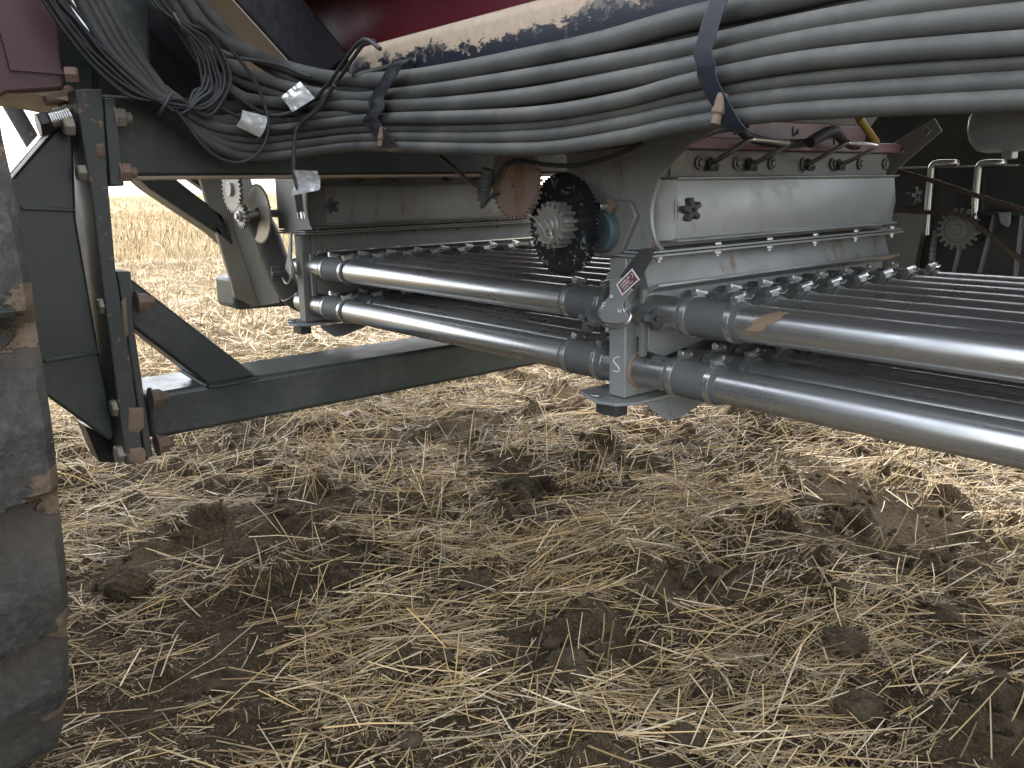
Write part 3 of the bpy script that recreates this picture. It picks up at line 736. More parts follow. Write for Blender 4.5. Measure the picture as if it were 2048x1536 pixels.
    for i in range(7):
        b = MB(); y = YF+.17+i*.118; p = Vector((XN+.023, y, .987)); b.ring(p+Vector((.002,0,0)), (1,0,0), .010, .003, 20, 8); b.cyl(p, p+Vector((.006,0,0)), .005, 12)
        P('washer', b, 'galv_dark', 0)
    for y, w in ((YF+.20, .125), (YF+.535, .125)):
        b = MB(); x0 = XN+.025; z0 = .985
        b.tube(catmull([(x0, y, z0), (x0+.03, y-.002, z0+.012), (x0+.085, y-.004, z0+.038), (x0+.095, y+.012, z0+.040), (x0+.095, y+w*.75, z0+.036), (x0+.085, y+w*.95, z0+.032), (x0+.03, y+w, z0+.008), (x0, y+w, z0)], 6), .0048, 10)
        P('wire_loop', b, 'zinc', 0)
        for q in range(2):
            b = MB(); c = Vector((x0+.004, y+w*q, z0)); b.ring(c, (1,.2,0), .010, .003, 14, 6); b.knob(c+Vector((.004,0,-.006)), (1,0,-.2), .013, .005, 2, 0)
            P('wing_nut', b, 'plastic' if near else 'rust', 0)
    # base plate, foot tab, rubber foot
    b = MB(); b.extr([(XN-.115, YF-.008, zbot-.008), (XN-.03, YF-.045, zbot-.008), (XN+.01, YF-.034, zbot-.008), (XN+.03, YF+.0, zbot-.008), (XN+.035, YR, zbot-.008), (XN-.10, YR, zbot-.008)], (0,0,.006)); P('base_plate', b, 'galv', .0015)
    b = MB(); p = [(XN+.03, YF+.03, zbot-.009), (XN+.033, YF+.035, zbot-.02), (XN+.052, YF+.065, zbot-.045), (XN+.055, YF+.095, zbot-.045), (XN+.045, YF+.25, zbot-.012), (XN+.04, YF+.26, zbot-.009)]; b.extr(p, (-.003,0,0)); P('skid_tab', b, g, 0)
    b = MB(); b.box((XN-.035, YF+.002, zbot-.023), (.055, .035, .028)); P('rubber_foot', b, 'plastic', .004)
    b = MB(); b.hexa((XN-.055, YF-.018, zbot-.001), (0,0,1), .013, .004); P('base_bolt', b, 'zinc', .001)
    # outlet stubs, both rows, both sides
    o0 = None
    for row, z in ((0, .723), (1, .609)):
        for i in range(8):
            y = 1.18+i*.1
            if o0 is None or i == 0:
                b = MB(); b.cyl((XN-.10, y, z), (XN+.135 if row == 0 else XN+.10, y, z), .0305, 36); o0 = P('outlet_stub', b, 'stub', 0)
                if row: b = MB(); b.ring((XN+.002, y, z), (1,0,0), .032, .0035, 32, 6); P('weld_ring', b, 'rustpale' if near else 'rust', 0)
            else:
                o = o0.copy(); COL.objects.link(o); o.location = (0, i*.1, 0)
    # latch lever with its sticker
    yl = YF-.016
    if near:
        b = MB(); b.prism(XZ([(1287,497),(1303,496),(1309,506),(1303,522),(1268,578),(1240,556),(1263,525)], yl), 'y', yl, yl-.005); lev = P('latch_lever', b, 'plastic', .001)
        b = MB(); b.prism(XZ([(1222,560),(1240,552),(1268,580),(1252,600),(1247,612),(1262,634),(1258,644),(1240,647),(1212,645),(1194,628),(1200,616),(1222,590)], yl-.007), 'y', yl-.007, yl-.011); P('latch_plate', b, 'galv', .001)
        ys = yl-.0135
        b = MB(); b.prism(XZ([(1232,569),(1264,537),(1279,559),(1244,591)], ys), 'y', ys, ys+.001); st = P('sticker', b, 'sticker_white', 0, 'small maroon and white sticker')
        b = MB(); b.prism(XZ([(1235.5,569.5),(1263,541.5),(1275.5,559),(1245,587)], ys-.0006), 'y', ys-.0006, ys-.0001); P('sticker_field', b, 'sticker_maroon', 0, parent=None)
        A, Bq, Cq = onY(1237,569.2,ys-.0012), onY(1262.6,544,ys-.0012), onY(1246,585,ys-.0012)
        ex = (Bq-A); ln = ex.length; ex.normalize(); dn = (Cq-A); hh = dn.length; dn.normalize()
        b = MB()
        for body, fr, sz, sh in (('LOWER AIR', .34, .74, .04), ('SYSTEM', .66, .58, .08), ('product level', .90, .70, .10)):
            v, f = text_mesh(body, hh*(.34 if body.isupper() else .22)); wmax = max(q.x for q in v); k = ln*sz/wmax
            b.add([A+ex*(sh*ln+q.x*k)+dn*(fr*hh)-dn*q.y+Vector((0,-q.z-.0002,0)) for q in v], f)
        b.tube(catmull([A+ex*(ln*.86)+dn*(hh*.15), A+ex*(ln*.97)+dn*(hh*.2), A+ex*(ln*.97)+dn*(hh*.45), A+ex*(ln*.86)+dn*(hh*.5)], 5), .0005, 5)
        P('sticker_lettering', b, 'sticker_white', 0, parent=None)
        b = MB(); b.knob(onY(1186,640,yl-.02), (-.1,-1,.1), .024, .016, 4, .9); P('knob', b, 'plastic', .001)
        b = MB(); b.tube(catmull([onY(1200,640,yl-.012), onY(1212,652,yl-.018), onY(1232,656,yl-.02), onY(1252,648,yl-.018), onY(1262,632,yl-.012), onY(1255,622,yl-.012)], 6), .0028, 8); P('pull_ring', b, 'zinc', 0)
        b = MB(); b.knob(onX(1300,637,XN+.05), (1,-.3,.1), .022, .016, 3, .4); P('knob', b, 'plastic', .001)
        b = MB(); b.cyl(onY(1223,593,yl-.016), onY(1223,593,yl-.008), .0045, 12); P('latch_pin', b, 'galv', .001)
        def chalk(pts, y): return catmull([onY(a, c, y) for a, c in pts], 6)
        yc = yl-.0115
        for letter, sets in (('F', ([(1206,606),(1203,618)], [(1206,606),(1212,605)], [(1205,612),(1210,611)])), ('U', ([(1236,618),(1237,624),(1241,624),(1242,618)],)), ('V', ([(1246,618),(1249,624),(1252,618)],))):
            b = MB()
            for s_ in sets: b.tube([onY(a, c, yc) for a, c in s_], .0009, 5)
            P('paint_mark', b, 'chalk', 0, 'white hand-painted letter '+letter)
        b = MB(); b.tube(chalk([(1238,714),(1230,716),(1227,722),(1234,731),(1238,738),(1235,744),(1227,741)], YF-.0008), .0010, 5); P('paint_mark', b, 'chalk', 0, 'white hand-painted letter S')
    else:
        b = MB(); b.prism([(XN-.02, .83), (XN-.012, .83), (XN-.02, .79), (XN-.03, .752), (XN-.012, .715), (XN-.03, .69), (XN-.075, .72), (XN-.045, .765)], 'y', yl, yl-.006); P('latch_plate', b, 'galv', .001)
        b = MB(); b.knob((XN-.10, yl-.012, .704), (-.3,-1,0), .022, .022, 4, .2); P('knob', b, 'plastic', .001)
        b = MB(); b.tube(catmull([(XN-.09, yl-.01, .69), (XN-.06, yl-.012, .675), (XN-.03, yl-.012, .69), (XN-.025, yl-.01, .73)], 6), .0028, 8); P('pull_ring', b, 'zinc', 0)
    # drive gears on the near end
    if near:
        cb = onY(1130,449,1.072); rb = .0925; dxx = Vector((-dx,0,0))
        b = MB(); b.gear(cb, rb, rb-.006, 72, .007, hole=.02); P('large_gear', b, 'blackgear', 0, 'big black gear with chipped paint', ang=25)
        cp = Vector((cb.x, 1.052, cb.z)); b = MB(); b.gear(cp, .0415, .033, 17, .020, hole=.014, sharp=.9); b.gear(cp+Vector((0,.014,0)), .041, .032, 17, .012, hole=.014, sharp=.9)
        pin = P('pinion', b, 'castgear', 0, ang=25)
        b = MB(); f0 = cp+Vector((0,-.021,0)); b.cyl(f0+Vector((0,.02,0)), f0, .026, 28, .024); b.cyl(f0, f0+Vector((0,-.006,0)), .017, 24); b.cyl(f0+Vector((0,.05,0)), f0+Vector((0,-.012,0)), .011, 16); P('hub', b, 'castgear', .001, parent=pin)
        b = MB(); q = lambda a, c: onY(a, c, f0.y-.012)
        b.tube(catmull([q(1055,428), q(1068,436), q(1082,452), q(1092,470), q(1100,478), q(1102,466), q(1098,452), q(1090,440)], 8), .0016, 8); b.tube(catmull([q(1078,476), q(1088,485), q(1100,484), q(1104,474), q(1098,466)], 8), .0016, 8); P('lynch_pin', b, 'clamp', 0, parent=pin)
        cr = onY(1036,362,1.05); b = MB(); b.gear(cr, .071, .064, 40, .010, hole=.012, sharp=.8); rg = P('gear', b, 'rustgear', 0, 'rusty brown gear half hidden by the hoses', ang=25)
        b = MB(); c0 = onY(1031,349,1.04); b.cyl(c0+Vector((0,.01,0)), c0+Vector((0,-.003,0)), .0165, 24); b.cyl(c0, c0+Vector((0,-.010,0)), .006, 12); b.ring(c0+Vector((0,-.004,0)), (0,1,0), .017, .0018, 28, 6); P('washer', b, 'rustpale', .0008, parent=rg)
        b = MB(); b.prism([(cb.x+.05, cb.z+.045), (cb.x+.11, cb.z+.040), (cb.x+.125, cb.z+.015), (cb.x+.09, cb.z-.05), (cb.x+.05, cb.z-.062), (cb.x-.03, cb.z-.03)], 'y', YF-.004, YF-.016); br = P('bearing_flange', b, 'galv_dark', .003)
        b = MB(); b.cyl((cb.x+.048, YF-.004, cb.z-.012), (cb.x+.048, YF-.034, cb.z-.012), .043, 32, .036); P('bearing', b, 'bluebearing', .003, 'chipped blue bearing housing')
        b = MB(); c0 = onY(1222,412,YF-.018); b.hexa(c0+Vector((0,0,0)), (0,-1,0), .016, .014); P('bearing_nut', b, 'rust', .001)
        b = MB(); b.cyl(c0, c0+Vector((0,-.034,0)), .0085, 16); P('bearing_stud', b, 'zinc', .0008)
        # shaft behind
        b = MB(); b.cyl((cb.x, YF-.005, cb.z), (cb.x, 1.03, cb.z), .010, 16); P('drive_shaft', b, 'zinc', 0)
    else:
        o_ = XF-XN
        def L(px, py, y): v = onY(px, py, y); return Vector((v.x-o_, v.y, v.z))
        cb = L(519,428,1.09); b = MB(); b.gear(cb, .090, .0845, 80, .006, hole=.02); P('large_gear', b, 'chute', 0, 'thin tan toothed gear', ang=25)
        cp = L(491,432,1.05); b = MB(); b.gear(cp, .037, .027, 16, .016, hole=.012, sharp=.9); pin = P('pinion', b, 'castgear', 0, ang=25)
        b = MB(); b.cyl(cp+Vector((0,.01,0)), cp+Vector((0,-.026,0)), .017, 24); b.cyl(cp+Vector((0,-.02,0)), cp+Vector((0,-.032,0)), .010, 16); P('hub', b, 'zinc', .001, parent=pin)
        cr = L(468,378,1.05); b = MB(); b.gear(cr, .074, .064, 32, .010, hole=.012, sharp=.9); rg = P('gear', b, 'castgear', 0, 'pale toothed gear under the beam', ang=25)
        b = MB(); b.cyl(cr+Vector((0,.01,0)), cr+Vector((0,-.02,0)), .022, 24); P('hub', b, 'zinc', .001, parent=rg)
        b = MB(); b.cyl(cb, cb+Vector((0,.06,0)), .012, 14); b.cyl(cb+Vector((0,.0,0)), cb+Vector((0,-.05,0)), .012, 14); P('drive_shaft', b, 'zinc', 0)
    return root
box_near = metering_box(0, True)
box_far = metering_box(DX, False)

# ================================================================== AIR TUBES
RT = .0312
ORD = ['first','second','third','fourth','fifth','sixth','seventh','eighth']
def tube_proto(x0, x1, y, z, cuffs, seed):
    root = bpy.data.objects.new('air_tube', None); root.empty_display_size = .03; COL.objects.link(root); root.location = (x0, y, z)
    b = MB(); b.cyl((x0, y, z), (x1, y, z), RT, 44); obj('tube', b, M['tube'], root)
    for ca, cb_ in cuffs:
        b = MB(); k = 16; xs = np.linspace(ca, cb_, k); b.tube([(x, y, z) for x in xs], [RT+.0034+(.0005*math.sin(i*1.9)) for i in range(k)], 40); cu = obj('rubber_cuff', b, M['cuff'], root)
        for x, a0 in ((ca+.014, .25), (cb_-.014, -.1)):
            b = MB(); b.cyl((x-.0065, y, z), (x+.0065, y, z), RT+.0048, 40); b.cyl((x-.0045, y, z), (x+.0045, y, z), RT+.0053, 40)
            u = Vector((0, math.sin(a0), math.cos(a0))); t = Vector((0, math.cos(a0), -math.sin(a0))); p = Vector((x, y, z))+u*(RT+.012)
            cl = obj('hose_clamp', b, M['clamp'], cu)
            b = MB(); rot = Matrix(((1,0,0),(0,t.y,u.y),(0,t.z,u.z))); b.box(p-u*.003, (.013, .020, .009), rot); b.cyl(p-t*.013, p+t*.015, .0052, 14); b.hexa(p+t*.015, t, .0062, .007)
            b.strip([p+t*.012-u*.006, p+t*.03-u*.009, p+t*.042-u*.004], .009, .0012, (1,0,0)); obj('clamp_screw', b, M['clamp'], cu)
    return root
def row(x0, x1, z, cuffs, txt, n=8):
    proto = tube_proto(x0, x1, 1.18, z, cuffs, 0)
    for i in range(n):
        o = proto if i == 0 else copy_tree(proto)
        o.location = (x0, 1.18+i*.1, z); s = ORD[i]
        tag(o, txt % (s if i else 'nearest'), 'air tube', 'steel air tubes between the metering boxes')
row(XN+.10, 1.3, .723, [(-.955+.02, -.815)], 'steel tube of the upper row right of the near box, %s from the camera')
row(XN+.075, 1.3, .609, [(-.962, -.852)], 'steel tube of the lower row right of the near box, %s from the camera')
row(XF+.125, XN-.075, .723, [(XF+.085, XF+.225), (-1.235, -1.115)], 'steel tube of the upper row between the two boxes, %s from the camera')
row(XF+.085, XN-.075, .609, [(XF+.075, XF+.205), (-1.238, -1.125)], 'steel tube of the lower row between the two boxes, %s from the camera')

b = MB(); n, m = 34, 22; vs = []; keep = []
for i in range(n):
    for j in range(m):
        u, v = i/(n-1), j/(m-1); x = -.80+.085*u; a = -.25+1.35*v
        cx_ = .25+.55*v; d_ = abs(u-cx_)/(.13+.10*math.sin(v*PI)) + .5*float(fbm(np.array([u*4.0]), np.array([v*4.0]), 1.6, 3, 88))*2
        keep.append(d_ < 1.0 and .03 < v < .97); r = RT+.0008+.0012*max(0, 1-d_)
        vs.append((x, 1.18-r*math.cos(a), .723+r*math.sin(a)))
b.add(vs, [(i*m+j, (i+1)*m+j, (i+1)*m+j+1, i*m+j+1) for i in range(n-1) for j in range(m-1) if keep[i*m+j] and keep[(i+1)*m+j] and keep[i*m+j+1] and keep[(i+1)*m+j+1]])
near_up = [o for o in bpy.data.objects if o.name.startswith('air_tube') and abs(o.location.y-1.18) < .001 and abs(o.location.z-.723) < .001 and o.location.x > -1.2][0]
obj('mud_splash', b, M['mud'], near_up, ang=60)

# ================================================================== HOSES
def hdepth(px, py, off):
    r = ray(px, py); dY = (.895+off)/r.y; dXx = (XB+.11-off*.9)/r.x if r.x < -.02 else 1e9
    s = min(1, max(0, (800-px)/270)); s = s*s*(3-2*s)
    return dY if s <= 0 else (dXx if s >= 1 else dY*(1-s)+dXx*s)
def hp(px, py, off=0.0): return CAM+ray(px, py)*hdepth(px, py, off)
HOSES = [
 ('thickest grey hose at the top of the bundle', .0150, .020, [(330,-70),(413,58),(506,108),(598,142),(700,160),(800,158),(900,145),(1050,117),(1200,86),(1370,40),(1555,0),(1750,-45),(2100,-110),(2700,-200)]),
 ('thick grey hose lying second from the top of the bundle', .0125, .012, [(300,-20),(400,95),(472,138),(581,175),(700,196),(800,189),(900,177),(1050,155),(1200,130),(1370,99),(1555,60),(1750,25),(2048,-18),(2700,-90)]),
 ('thick grey hose third from the top of the bundle', .0125, .008, [(300,-70),(372,70),(430,150),(480,192),(540,204),(590,206),(650,208),(730,214),(800,212),(900,208),(1050,193),(1200,168),(1370,135),(1555,92),(1750,62),(2048,32),(2700,-30)]),
 ('bluish grey hose directly under the thick three', .0108, -.004, [(130,-60),(170,20),(215,100),(260,150),(340,207),(420,250),(500,262),(600,254),(700,242),(800,237),(950,234),(1100,225),(1250,199),(1370,167),(1555,130),(1750,107),(2048,85),(2700,40)]),
 ('grey hose in the middle of the lower four', .0088, .006, [(150,-60),(190,20),(235,98),(280,150),(350,212),(420,262),(500,280),(600,271),(700,259),(800,257),(950,256),(1100,247),(1250,222),(1370,195),(1555,165),(1750,144),(2048,123),(2700,80)]),
 ('grey hose last but one from the bottom of the bundle', .0095, .004, [(165,-60),(205,20),(250,98),(300,160),(360,225),(430,280),(500,297),(600,289),(700,278),(800,275),(950,276),(1100,270),(1250,247),(1370,222),(1555,195),(1750,180),(2048,162),(2700,125)]),
 ('lowest grey hose of the bundle sagging in front of the gears', .0098, .000, [(185,-60),(222,20),(262,92),(315,165),(370,240),(430,292),(500,314),(600,306),(700,294),(800,294),(950,298),(1100,296),(1250,274),(1370,249),(1555,226),(1750,214),(2048,200),(2700,170)]),
]
HOSES += [
 ('grey hose tucked behind the gap under the thickest one', .0125, .040, [(330,-130),(400,0),(480,92),(560,146),(640,176),(740,176),(860,166),(1050,138),(1200,110),(1370,72),(1555,32),(1750,-5),(2100,-60),(2700,-150)]),
 ('grey hose tucked behind the thick three at their lower edge', .0115, .034, [(310,-60),(400,90),(470,155),(560,190),(640,210),(740,206),(860,196),(1050,174),(1200,150),(1370,118),(1555,76),(1750,44),(2048,8),(2700,-60)]),
 ('grey hose tucked behind the bluish one', .0110, .030, [(160,-60),(215,40),(280,140),(380,226),(480,246),(600,238),(740,226),(860,222),(1050,210),(1200,186),(1370,152),(1555,112),(1750,85),(2048,60),(2700,0)]),
]
for lab, r, off, pts in HOSES:
    r *= 1.06
    b = MB(); end = hp(*pts[-1], off); path = catmull([hp(a, c, off) for a, c in pts]+[end+Vector((.35,0,-.01)), end+Vector((1.2,0,-.02)), end+Vector((3.0,0,0))], 12)
    b.tube(path, r, 22); tag(obj('hydraulic_hose', b, M['hose'], ang=60), lab, 'hose', 'grey hydraulic hoses strapped along the rail')
# two short back hoses seen among the bundle on the left
b = MB(); b.tube(catmull([hp(640,262,.05), hp(600,235,.05), hp(560,212,.05), hp(520,195,.05), hp(470,215,.05), hp(430,190,.04), hp(415,110,.05), hp(330,20,.05)], 10), .0115, 18)
tag(obj('hydraulic_hose', b, M['hose'], ang=60), 'short pale hose curving behind the foil tags', 'hose', 'grey hydraulic hoses strapped along the rail')
b = MB(); b.tube(catmull([hp(250,60,.05), hp(310,160,.05), hp(380,228,.04), hp(440,240,.03), hp(500,232,.03), hp(560,222,.03), hp(625,230,.03), hp(690,236,.03), hp(735,236,.03)], 10), .0105, 18)
tag(obj('hydraulic_hose', b, M['hose'], ang=60), 'dark hose crossing the bundle behind the square foil tag', 'hose', 'grey hydraulic hoses strapped along the rail')
b = MB(); b.strip([hp(1330,-10,.06), hp(1450,40,.06)], .02, .01, (0,0,1))
# straps
def strap(lab, pts, bolt, off, wid, wpx):
    root = thing('hose_bracket', lab, 'hose bracket', hp(*pts[-1], off), 'hose brackets on the rail')
    b = MB(); vs = []; pp = catmull([(a, c, o) for a, c, o in pts_off(pts, off)], 5)
    for a, c, o in pp:
        a, c, o = float(a), float(c), float(o); p = hp(a, c, o); sd = (hp(a+wpx/2, c-2, o)-hp(a-wpx/2, c+2, o)); tw = ray(a, c).normalized()
        vs += [p+sd/2-tw*.005, p-sd/2-tw*.005, p-sd/2+tw*.003, p+sd/2+tw*.003]
    k = len(pp); b.add(vs, [(3,2,1,0), tuple(4*(k-1)+j for j in range(4))]+[(4*i+j, 4*i+(j+1)%4, 4*i+4+(j+1)%4, 4*i+4+j) for i in range(k-1) for j in range(4)])
    obj('strap', b, M['strap'], root, .0012)
    p = hp(*bolt, off-.008); dn = Vector((-.10,-.25,-1)).normalized()
    b = MB(); b.cyl(p-dn*.014, p+dn*.004, .0072, 16); b.hexa(p+dn*.002, dn, .0088, .008); b.cyl(p+dn*.009, p+dn*.022, .0058, 14); obj('bolt', b, M['rust'], root, .0008)
    b = MB(); q0 = hp(pts[0][0]+20, pts[0][1], off+.06); q1 = hp(pts[len(pts)//2][0]+35, pts[len(pts)//2][1], off+.05); q2 = hp(pts[-1][0]+5, pts[-1][1], off+.03)
    b.strip(catmull([q0, q1, q2], 8), wid*.8, .004, (1,.25,0)); obj('back_strap', b, M['strap'], root, .001)
def pts_off(pts, off):
    n = len(pts); return [(a, c, off-.010*math.sin(PI*i/(n-1))) for i, (a, c) in enumerate(pts)]
strap('black strap bracket clamping the hoses in the upper right, with a rusty bolt', [(1450,-30),(1436,5),(1422,45),(1412,80),(1405,105),(1412,126),(1412,135),(1414,152),(1425,180),(1442,210),(1462,245),(1478,262)], (1440,212), -.022, .026, 38)
strap('smaller black strap bracket clamping the hoses halfway along', [(806,120),(790,134),(775,160),(762,180),(752,200),(754,218),(748,227),(740,238),(748,252),(764,272),(782,294),(800,303)], (764,270), -.022, .022, 30)

# ================================================================== CABLES, TAGS, SENSOR
cb_root = thing('cable_bundle', 'long coiled bundle of thin black cables hanging down over the upper beam', 'cable bundle', hp(365,205,-.05))
def cab(pts, r, root, nm='cable', off=-.03, jit=0): 
    b = MB(); b.tube(catmull([hp(a, c, off) for a, c in pts], 10), r, 8); return obj(nm, b, M['cable'], root, ang=60)
base = [(298,-60),(318,0),(362,46),(408,88),(432,140),(432,180),(405,208),(365,217),(330,208),(270,178),(205,120),(150,55),(105,-10),(80,-70)]
for i in range(11):
    o1 = (i-5)*4.2; w = rng.normal(0, 2.5, (len(base), 2)); pts = []
    for k, (a, c) in enumerate(base):
        tied = 1-.62*math.exp(-((k-2)/.8)**2)-.62*math.exp(-((k-8)/.9)**2)
        nx, ny = {0:(1,.1),1:(.9,-.6),2:(.7,-.8),3:(.7,-.7),4:(1,0),5:(1,.2),6:(.5,.8),7:(0,1),8:(.3,1),9:(.5,-.9),10:(.7,-.7),11:(.8,-.6),12:(.9,-.5),13:(1,-.4)}[k]
        sg = 1 if k < 7 else -1
        loopw = 1.35 if 3 <= k <= 6 else 1
        pts.append((a+nx*o1*tied*loopw*sg*(1 if k != 7 else 0)+w[k,0]*tied, c+ny*o1*tied*loopw*sg+w[k,1]*tied))
    cab(pts, .0036, cb_root, off=-.028-.004*(i % 4))
for q in (((352,34),(362,58),(368,62)), ((322,222),(326,206),(338,196))):
    b = MB(); b.tube(catmull([hp(a, c, -.055) for a, c in q], 6), .0105 if False else .004, 8); 
    p0, p1 = hp(q[0][0], q[0][1], -.04), hp(q[-1][0], q[-1][1], -.04); d = (p1-p0)
    b = MB(); cc = (p0+p1)/2; ax = ray((q[0][0]+q[-1][0])/2, (q[0][1]+q[-1][1])/2).normalized().cross(d.normalized())
    u = d.normalized(); v_ = ax.cross(u).normalized(); ring = [cc+u*(d.length*.75)*math.cos(t)+v_*.026*math.sin(t) for t in np.linspace(0, 2*PI, 24, endpoint=False)]
    b.tube(ring, .0032, 8, closed=True); obj('cable_tie', b, M['plastic'], cb_root)
tag(obj('cable', MB().tube(catmull([hp(a, c, -.05) for a, c in ((395,40),(455,92),(505,155),(531,215),(536,262),(520,302),(486,324),(446,320),(405,290),(375,250),(352,220))], 10), .0040, 10), M['cable'], ang=60), 'single black cable hanging in a wide loop below the coil', 'cable')
tag(obj('cable', MB().tube(catmull([hp(a, c, -.03) for a, c in ((415,80),(450,110),(505,120),(560,130),(600,146),(622,154))], 10), .0042, 10), M['cable'], ang=60), 'thin black cable resting on the thickest hose', 'cable')
tag(obj('cable', MB().tube(catmull([hp(a, c, -.035) for a, c in ((760,98),(735,80),(715,88),(690,120),(662,160),(630,196),(590,222),(540,230),(490,205),(450,170),(432,140)) ], 10), .0042, 10), M['cable'], ang=60), 'black cable curving past the square tag up to the rail', 'cable')
tag(obj('cable', MB().tube(catmull([hp(a, c, -.030) for a, c in ((748,82),(728,88),(705,118),(672,166),(640,206),(612,238),(580,256),(545,258),(520,252),(480,235),(440,215))], 10), .0042, 10), M['cable'], ang=60), 'black cable running through the wide foil tag', 'cable')
se = thing('sensor_probe', 'proximity sensor with a spring sleeve dangling on its cable in front of the far box', 'sensor', hp(600,438,-.05))
b = MB(); b.tube(catmull([hp(a, c, -.05) for a, c in ((668,170),(640,215),(605,244),(592,262),(588,300),(587,345),(594,372),(597,392))], 10), .0044, 10); obj('cable', b, M['cable'], se, ang=60)
b = MB(); p0, p1 = hp(596,388,-.05), hp(601,424,-.05); ax = (p1-p0).normalized(); u, w, _ = basis(ax); L = (p1-p0).length
b.tube([p0+ax*(L*i/180)+(u*math.cos(i*.7)+w*math.sin(i*.7))*.0070 for i in range(181)], .0020, 6); obj('spring_sleeve', b, M['cable'], se)
b = MB(); b.cyl(p0, p1+ax*.012, .0055, 12); b.cyl(p1, p1+ax*.016, .0085, 16); obj('sensor_tip', b, M['zinc'], se, .0008)
def foil(lab, quad, off, curl):
    n = 14; b = MB(); vs = []
    q = [hp(a, c, off) for a, c in quad]; nrm = (q[1]-q[0]).cross(q[3]-q[0]).normalized()
    for i in range(n):
        for j in range(n):
            u, v = i/(n-1), j/(n-1); p = (q[0]*(1-u)+q[1]*u)*(1-v)+(q[3]*(1-u)+q[2]*u)*v
            hgt = .0035*float(fbm(np.array([u*3+quad[0][0]]), np.array([v*3]), 2.2, 3, 5))*2+curl*math.cos((v-.5)*PI)*.014
            vs.append(p+nrm*hgt)
    f = [(i*n+j, (i+1)*n+j, (i+1)*n+j+1, i*n+j+1) for i in range(n-1) for j in range(n-1)]
    m = n*n; vs += [p-nrm*.0008 for p in vs]; f += [(i*n+j+m, i*n+j+1+m, (i+1)*n+j+1+m, (i+1)*n+j+m) for i in range(n-1) for j in range(n-1)]
    b.add(vs, f); return tag(obj('foil_tag', b, M['foil'], ang=24), lab, 'foil tag', 'silver tags folded round the cables')
foil('square crumpled silver tag at the crossing of two cables', [(562,193),(600,163),(630,196),(585,224)], -.055, .2)
foil('wide silver tag folded round a cable left of the square tag', [(484,220),(533,233),(520,275),(472,252)], -.055, -.9)
foil('silver tag on the sensor cable in front of the upper beam', [(588,340),(634,342),(639,380),(582,392)], -.052, .5)
# cables near the gears
tag(obj('cable', MB().tube(catmull([onY(a, c, 1.02) for a, c in ((880,312),(905,332),(935,360),(960,372),(985,366),(1010,330),(1040,322),(1100,330),(1160,330),(1230,310),(1290,285))], 10), .0042, 10), M['cable'], ang=60), 'thin cable drooping between the hoses and the rusty gear', 'cable')
sp = thing('cable_plug', 'ribbed black plug hanging beside the rusty gear', 'plug', onY(965,400,1.0))
b = MB(); p0, p1 = onY(975,338,1.0), onY(964,402,1.0); b.cyl(p0, p1, .0125, 16, .010); obj('body', b, M['plastic'], sp, .001)
b = MB(); 
for i in range(6):
    t = i/6; q = p0+(p1-p0)*(.15+.12*i); b.ring(q, p1-p0, .012, .0018, 16, 6)
b.tube(catmull([p1, p1+Vector((0,0,-.012)), onY(985,392,1.02), onY(1005,385,1.05)], 6), .003, 8); obj('strain_relief', b, M['cable'], sp)
# black loom over the red flange
loom = thing('wiring_loom', 'black taped wiring loom lying over the pink-red flange', 'wiring loom', onX(1560,290,-.97))
b = MB(); b.tube(catmull([onX(a, c, -.97) for a, c in ((1360,290),(1420,262),(1470,255),(1500,275),(1560,287),(1620,284),(1665,268),(1700,290),(1715,292))], 8), .0085, 12); obj('loom', b, M['cable'], loom, ang=60)
b = MB(); b.tube(catmull([onX(a, c, -.95) for a, c in ((1620,285),(1640,272),(1668,262),(1690,284))], 8), .011, 12)
for i in range(9):
    c0 = Vector(onX(1668,268,-.95)); an = random.uniform(0, 2*PI); b.tube([c0, c0+Vector((.004, .018*math.cos(an), .022*math.sin(an)))], .0014, 5)
for i in range(6):
    c0 = Vector(onX(1586,272,-.96)); an = random.uniform(.2, 2.9); b.tube([c0, c0+Vector((.004, .014*math.cos(an), .020*math.sin(an)))], .0014, 5)
obj('tape_ends', b, M['plastic'], loom)
tag(obj('yellow_sleeve', MB().tube([onX(1718,236,-1.0), onX(1752,285,-1.0)], .009, 12), M['yellow'], ang=40), 'mustard yellow sleeve sloping behind the red flange', 'sleeve')

# ================================================================== BEHIND: chute, duct, right-hand machinery
ch = thing('discharge_chute', 'bent grey stainless chute standing behind the far gears', 'chute', onX(520,612,-2.9))
XC = -2.9
b = MB(); b.extr([onX(a, c, XC) for a, c in ((398,352),(440,352),(476,480),(520,612),(506,614),(470,595),(462,560))], (-.02,0,0)); obj('side_panel', b, M['chute'], ch, .003)
b = MB(); b.extr([onX(440,352,XC+.002), onX(500,352,XC+.13), onX(545,500,XC+.13), onX(560,606,XC+.10), onX(520,612,XC+.002), onX(476,480,XC+.002)], (-.012,0,0)); obj('front_panel', b, M['galv_dark'], ch, .002)
b = MB(); b.extr([onX(a, c, XC-.03) for a, c in ((464,560),(520,540),(640,520),(660,596),(590,611),(478,620),(468,612))], (-.16,0,0)); obj('lower_bin', b, M['dark_green'], ch, .008)
b = MB(); b.extr([onX(a, c, XC-.06) for a, c in ((370,352),(470,352),(450,396),(428,392))], (-.05,0,0)); obj('top_bracket', b, M['dark_green'], ch, .004)
b = MB(); b.ring(onX(523,514,XC+.145), (1,0,0), .010, .003, 20, 6); obj('grommet', b, M['yellow'], ch)
du = thing('air_duct', 'black ribbed elbow duct curving down to the far box', 'duct', onX(590,600,-2.52))
b = MB(); b.tube(catmull([onX(a, c, -2.56) for a, c in ((505,420),(532,470),(549,515),(566,555),(592,592),(640,612))], 8), .042, 30); obj('elbow', b, M['hose'], du, ang=60)
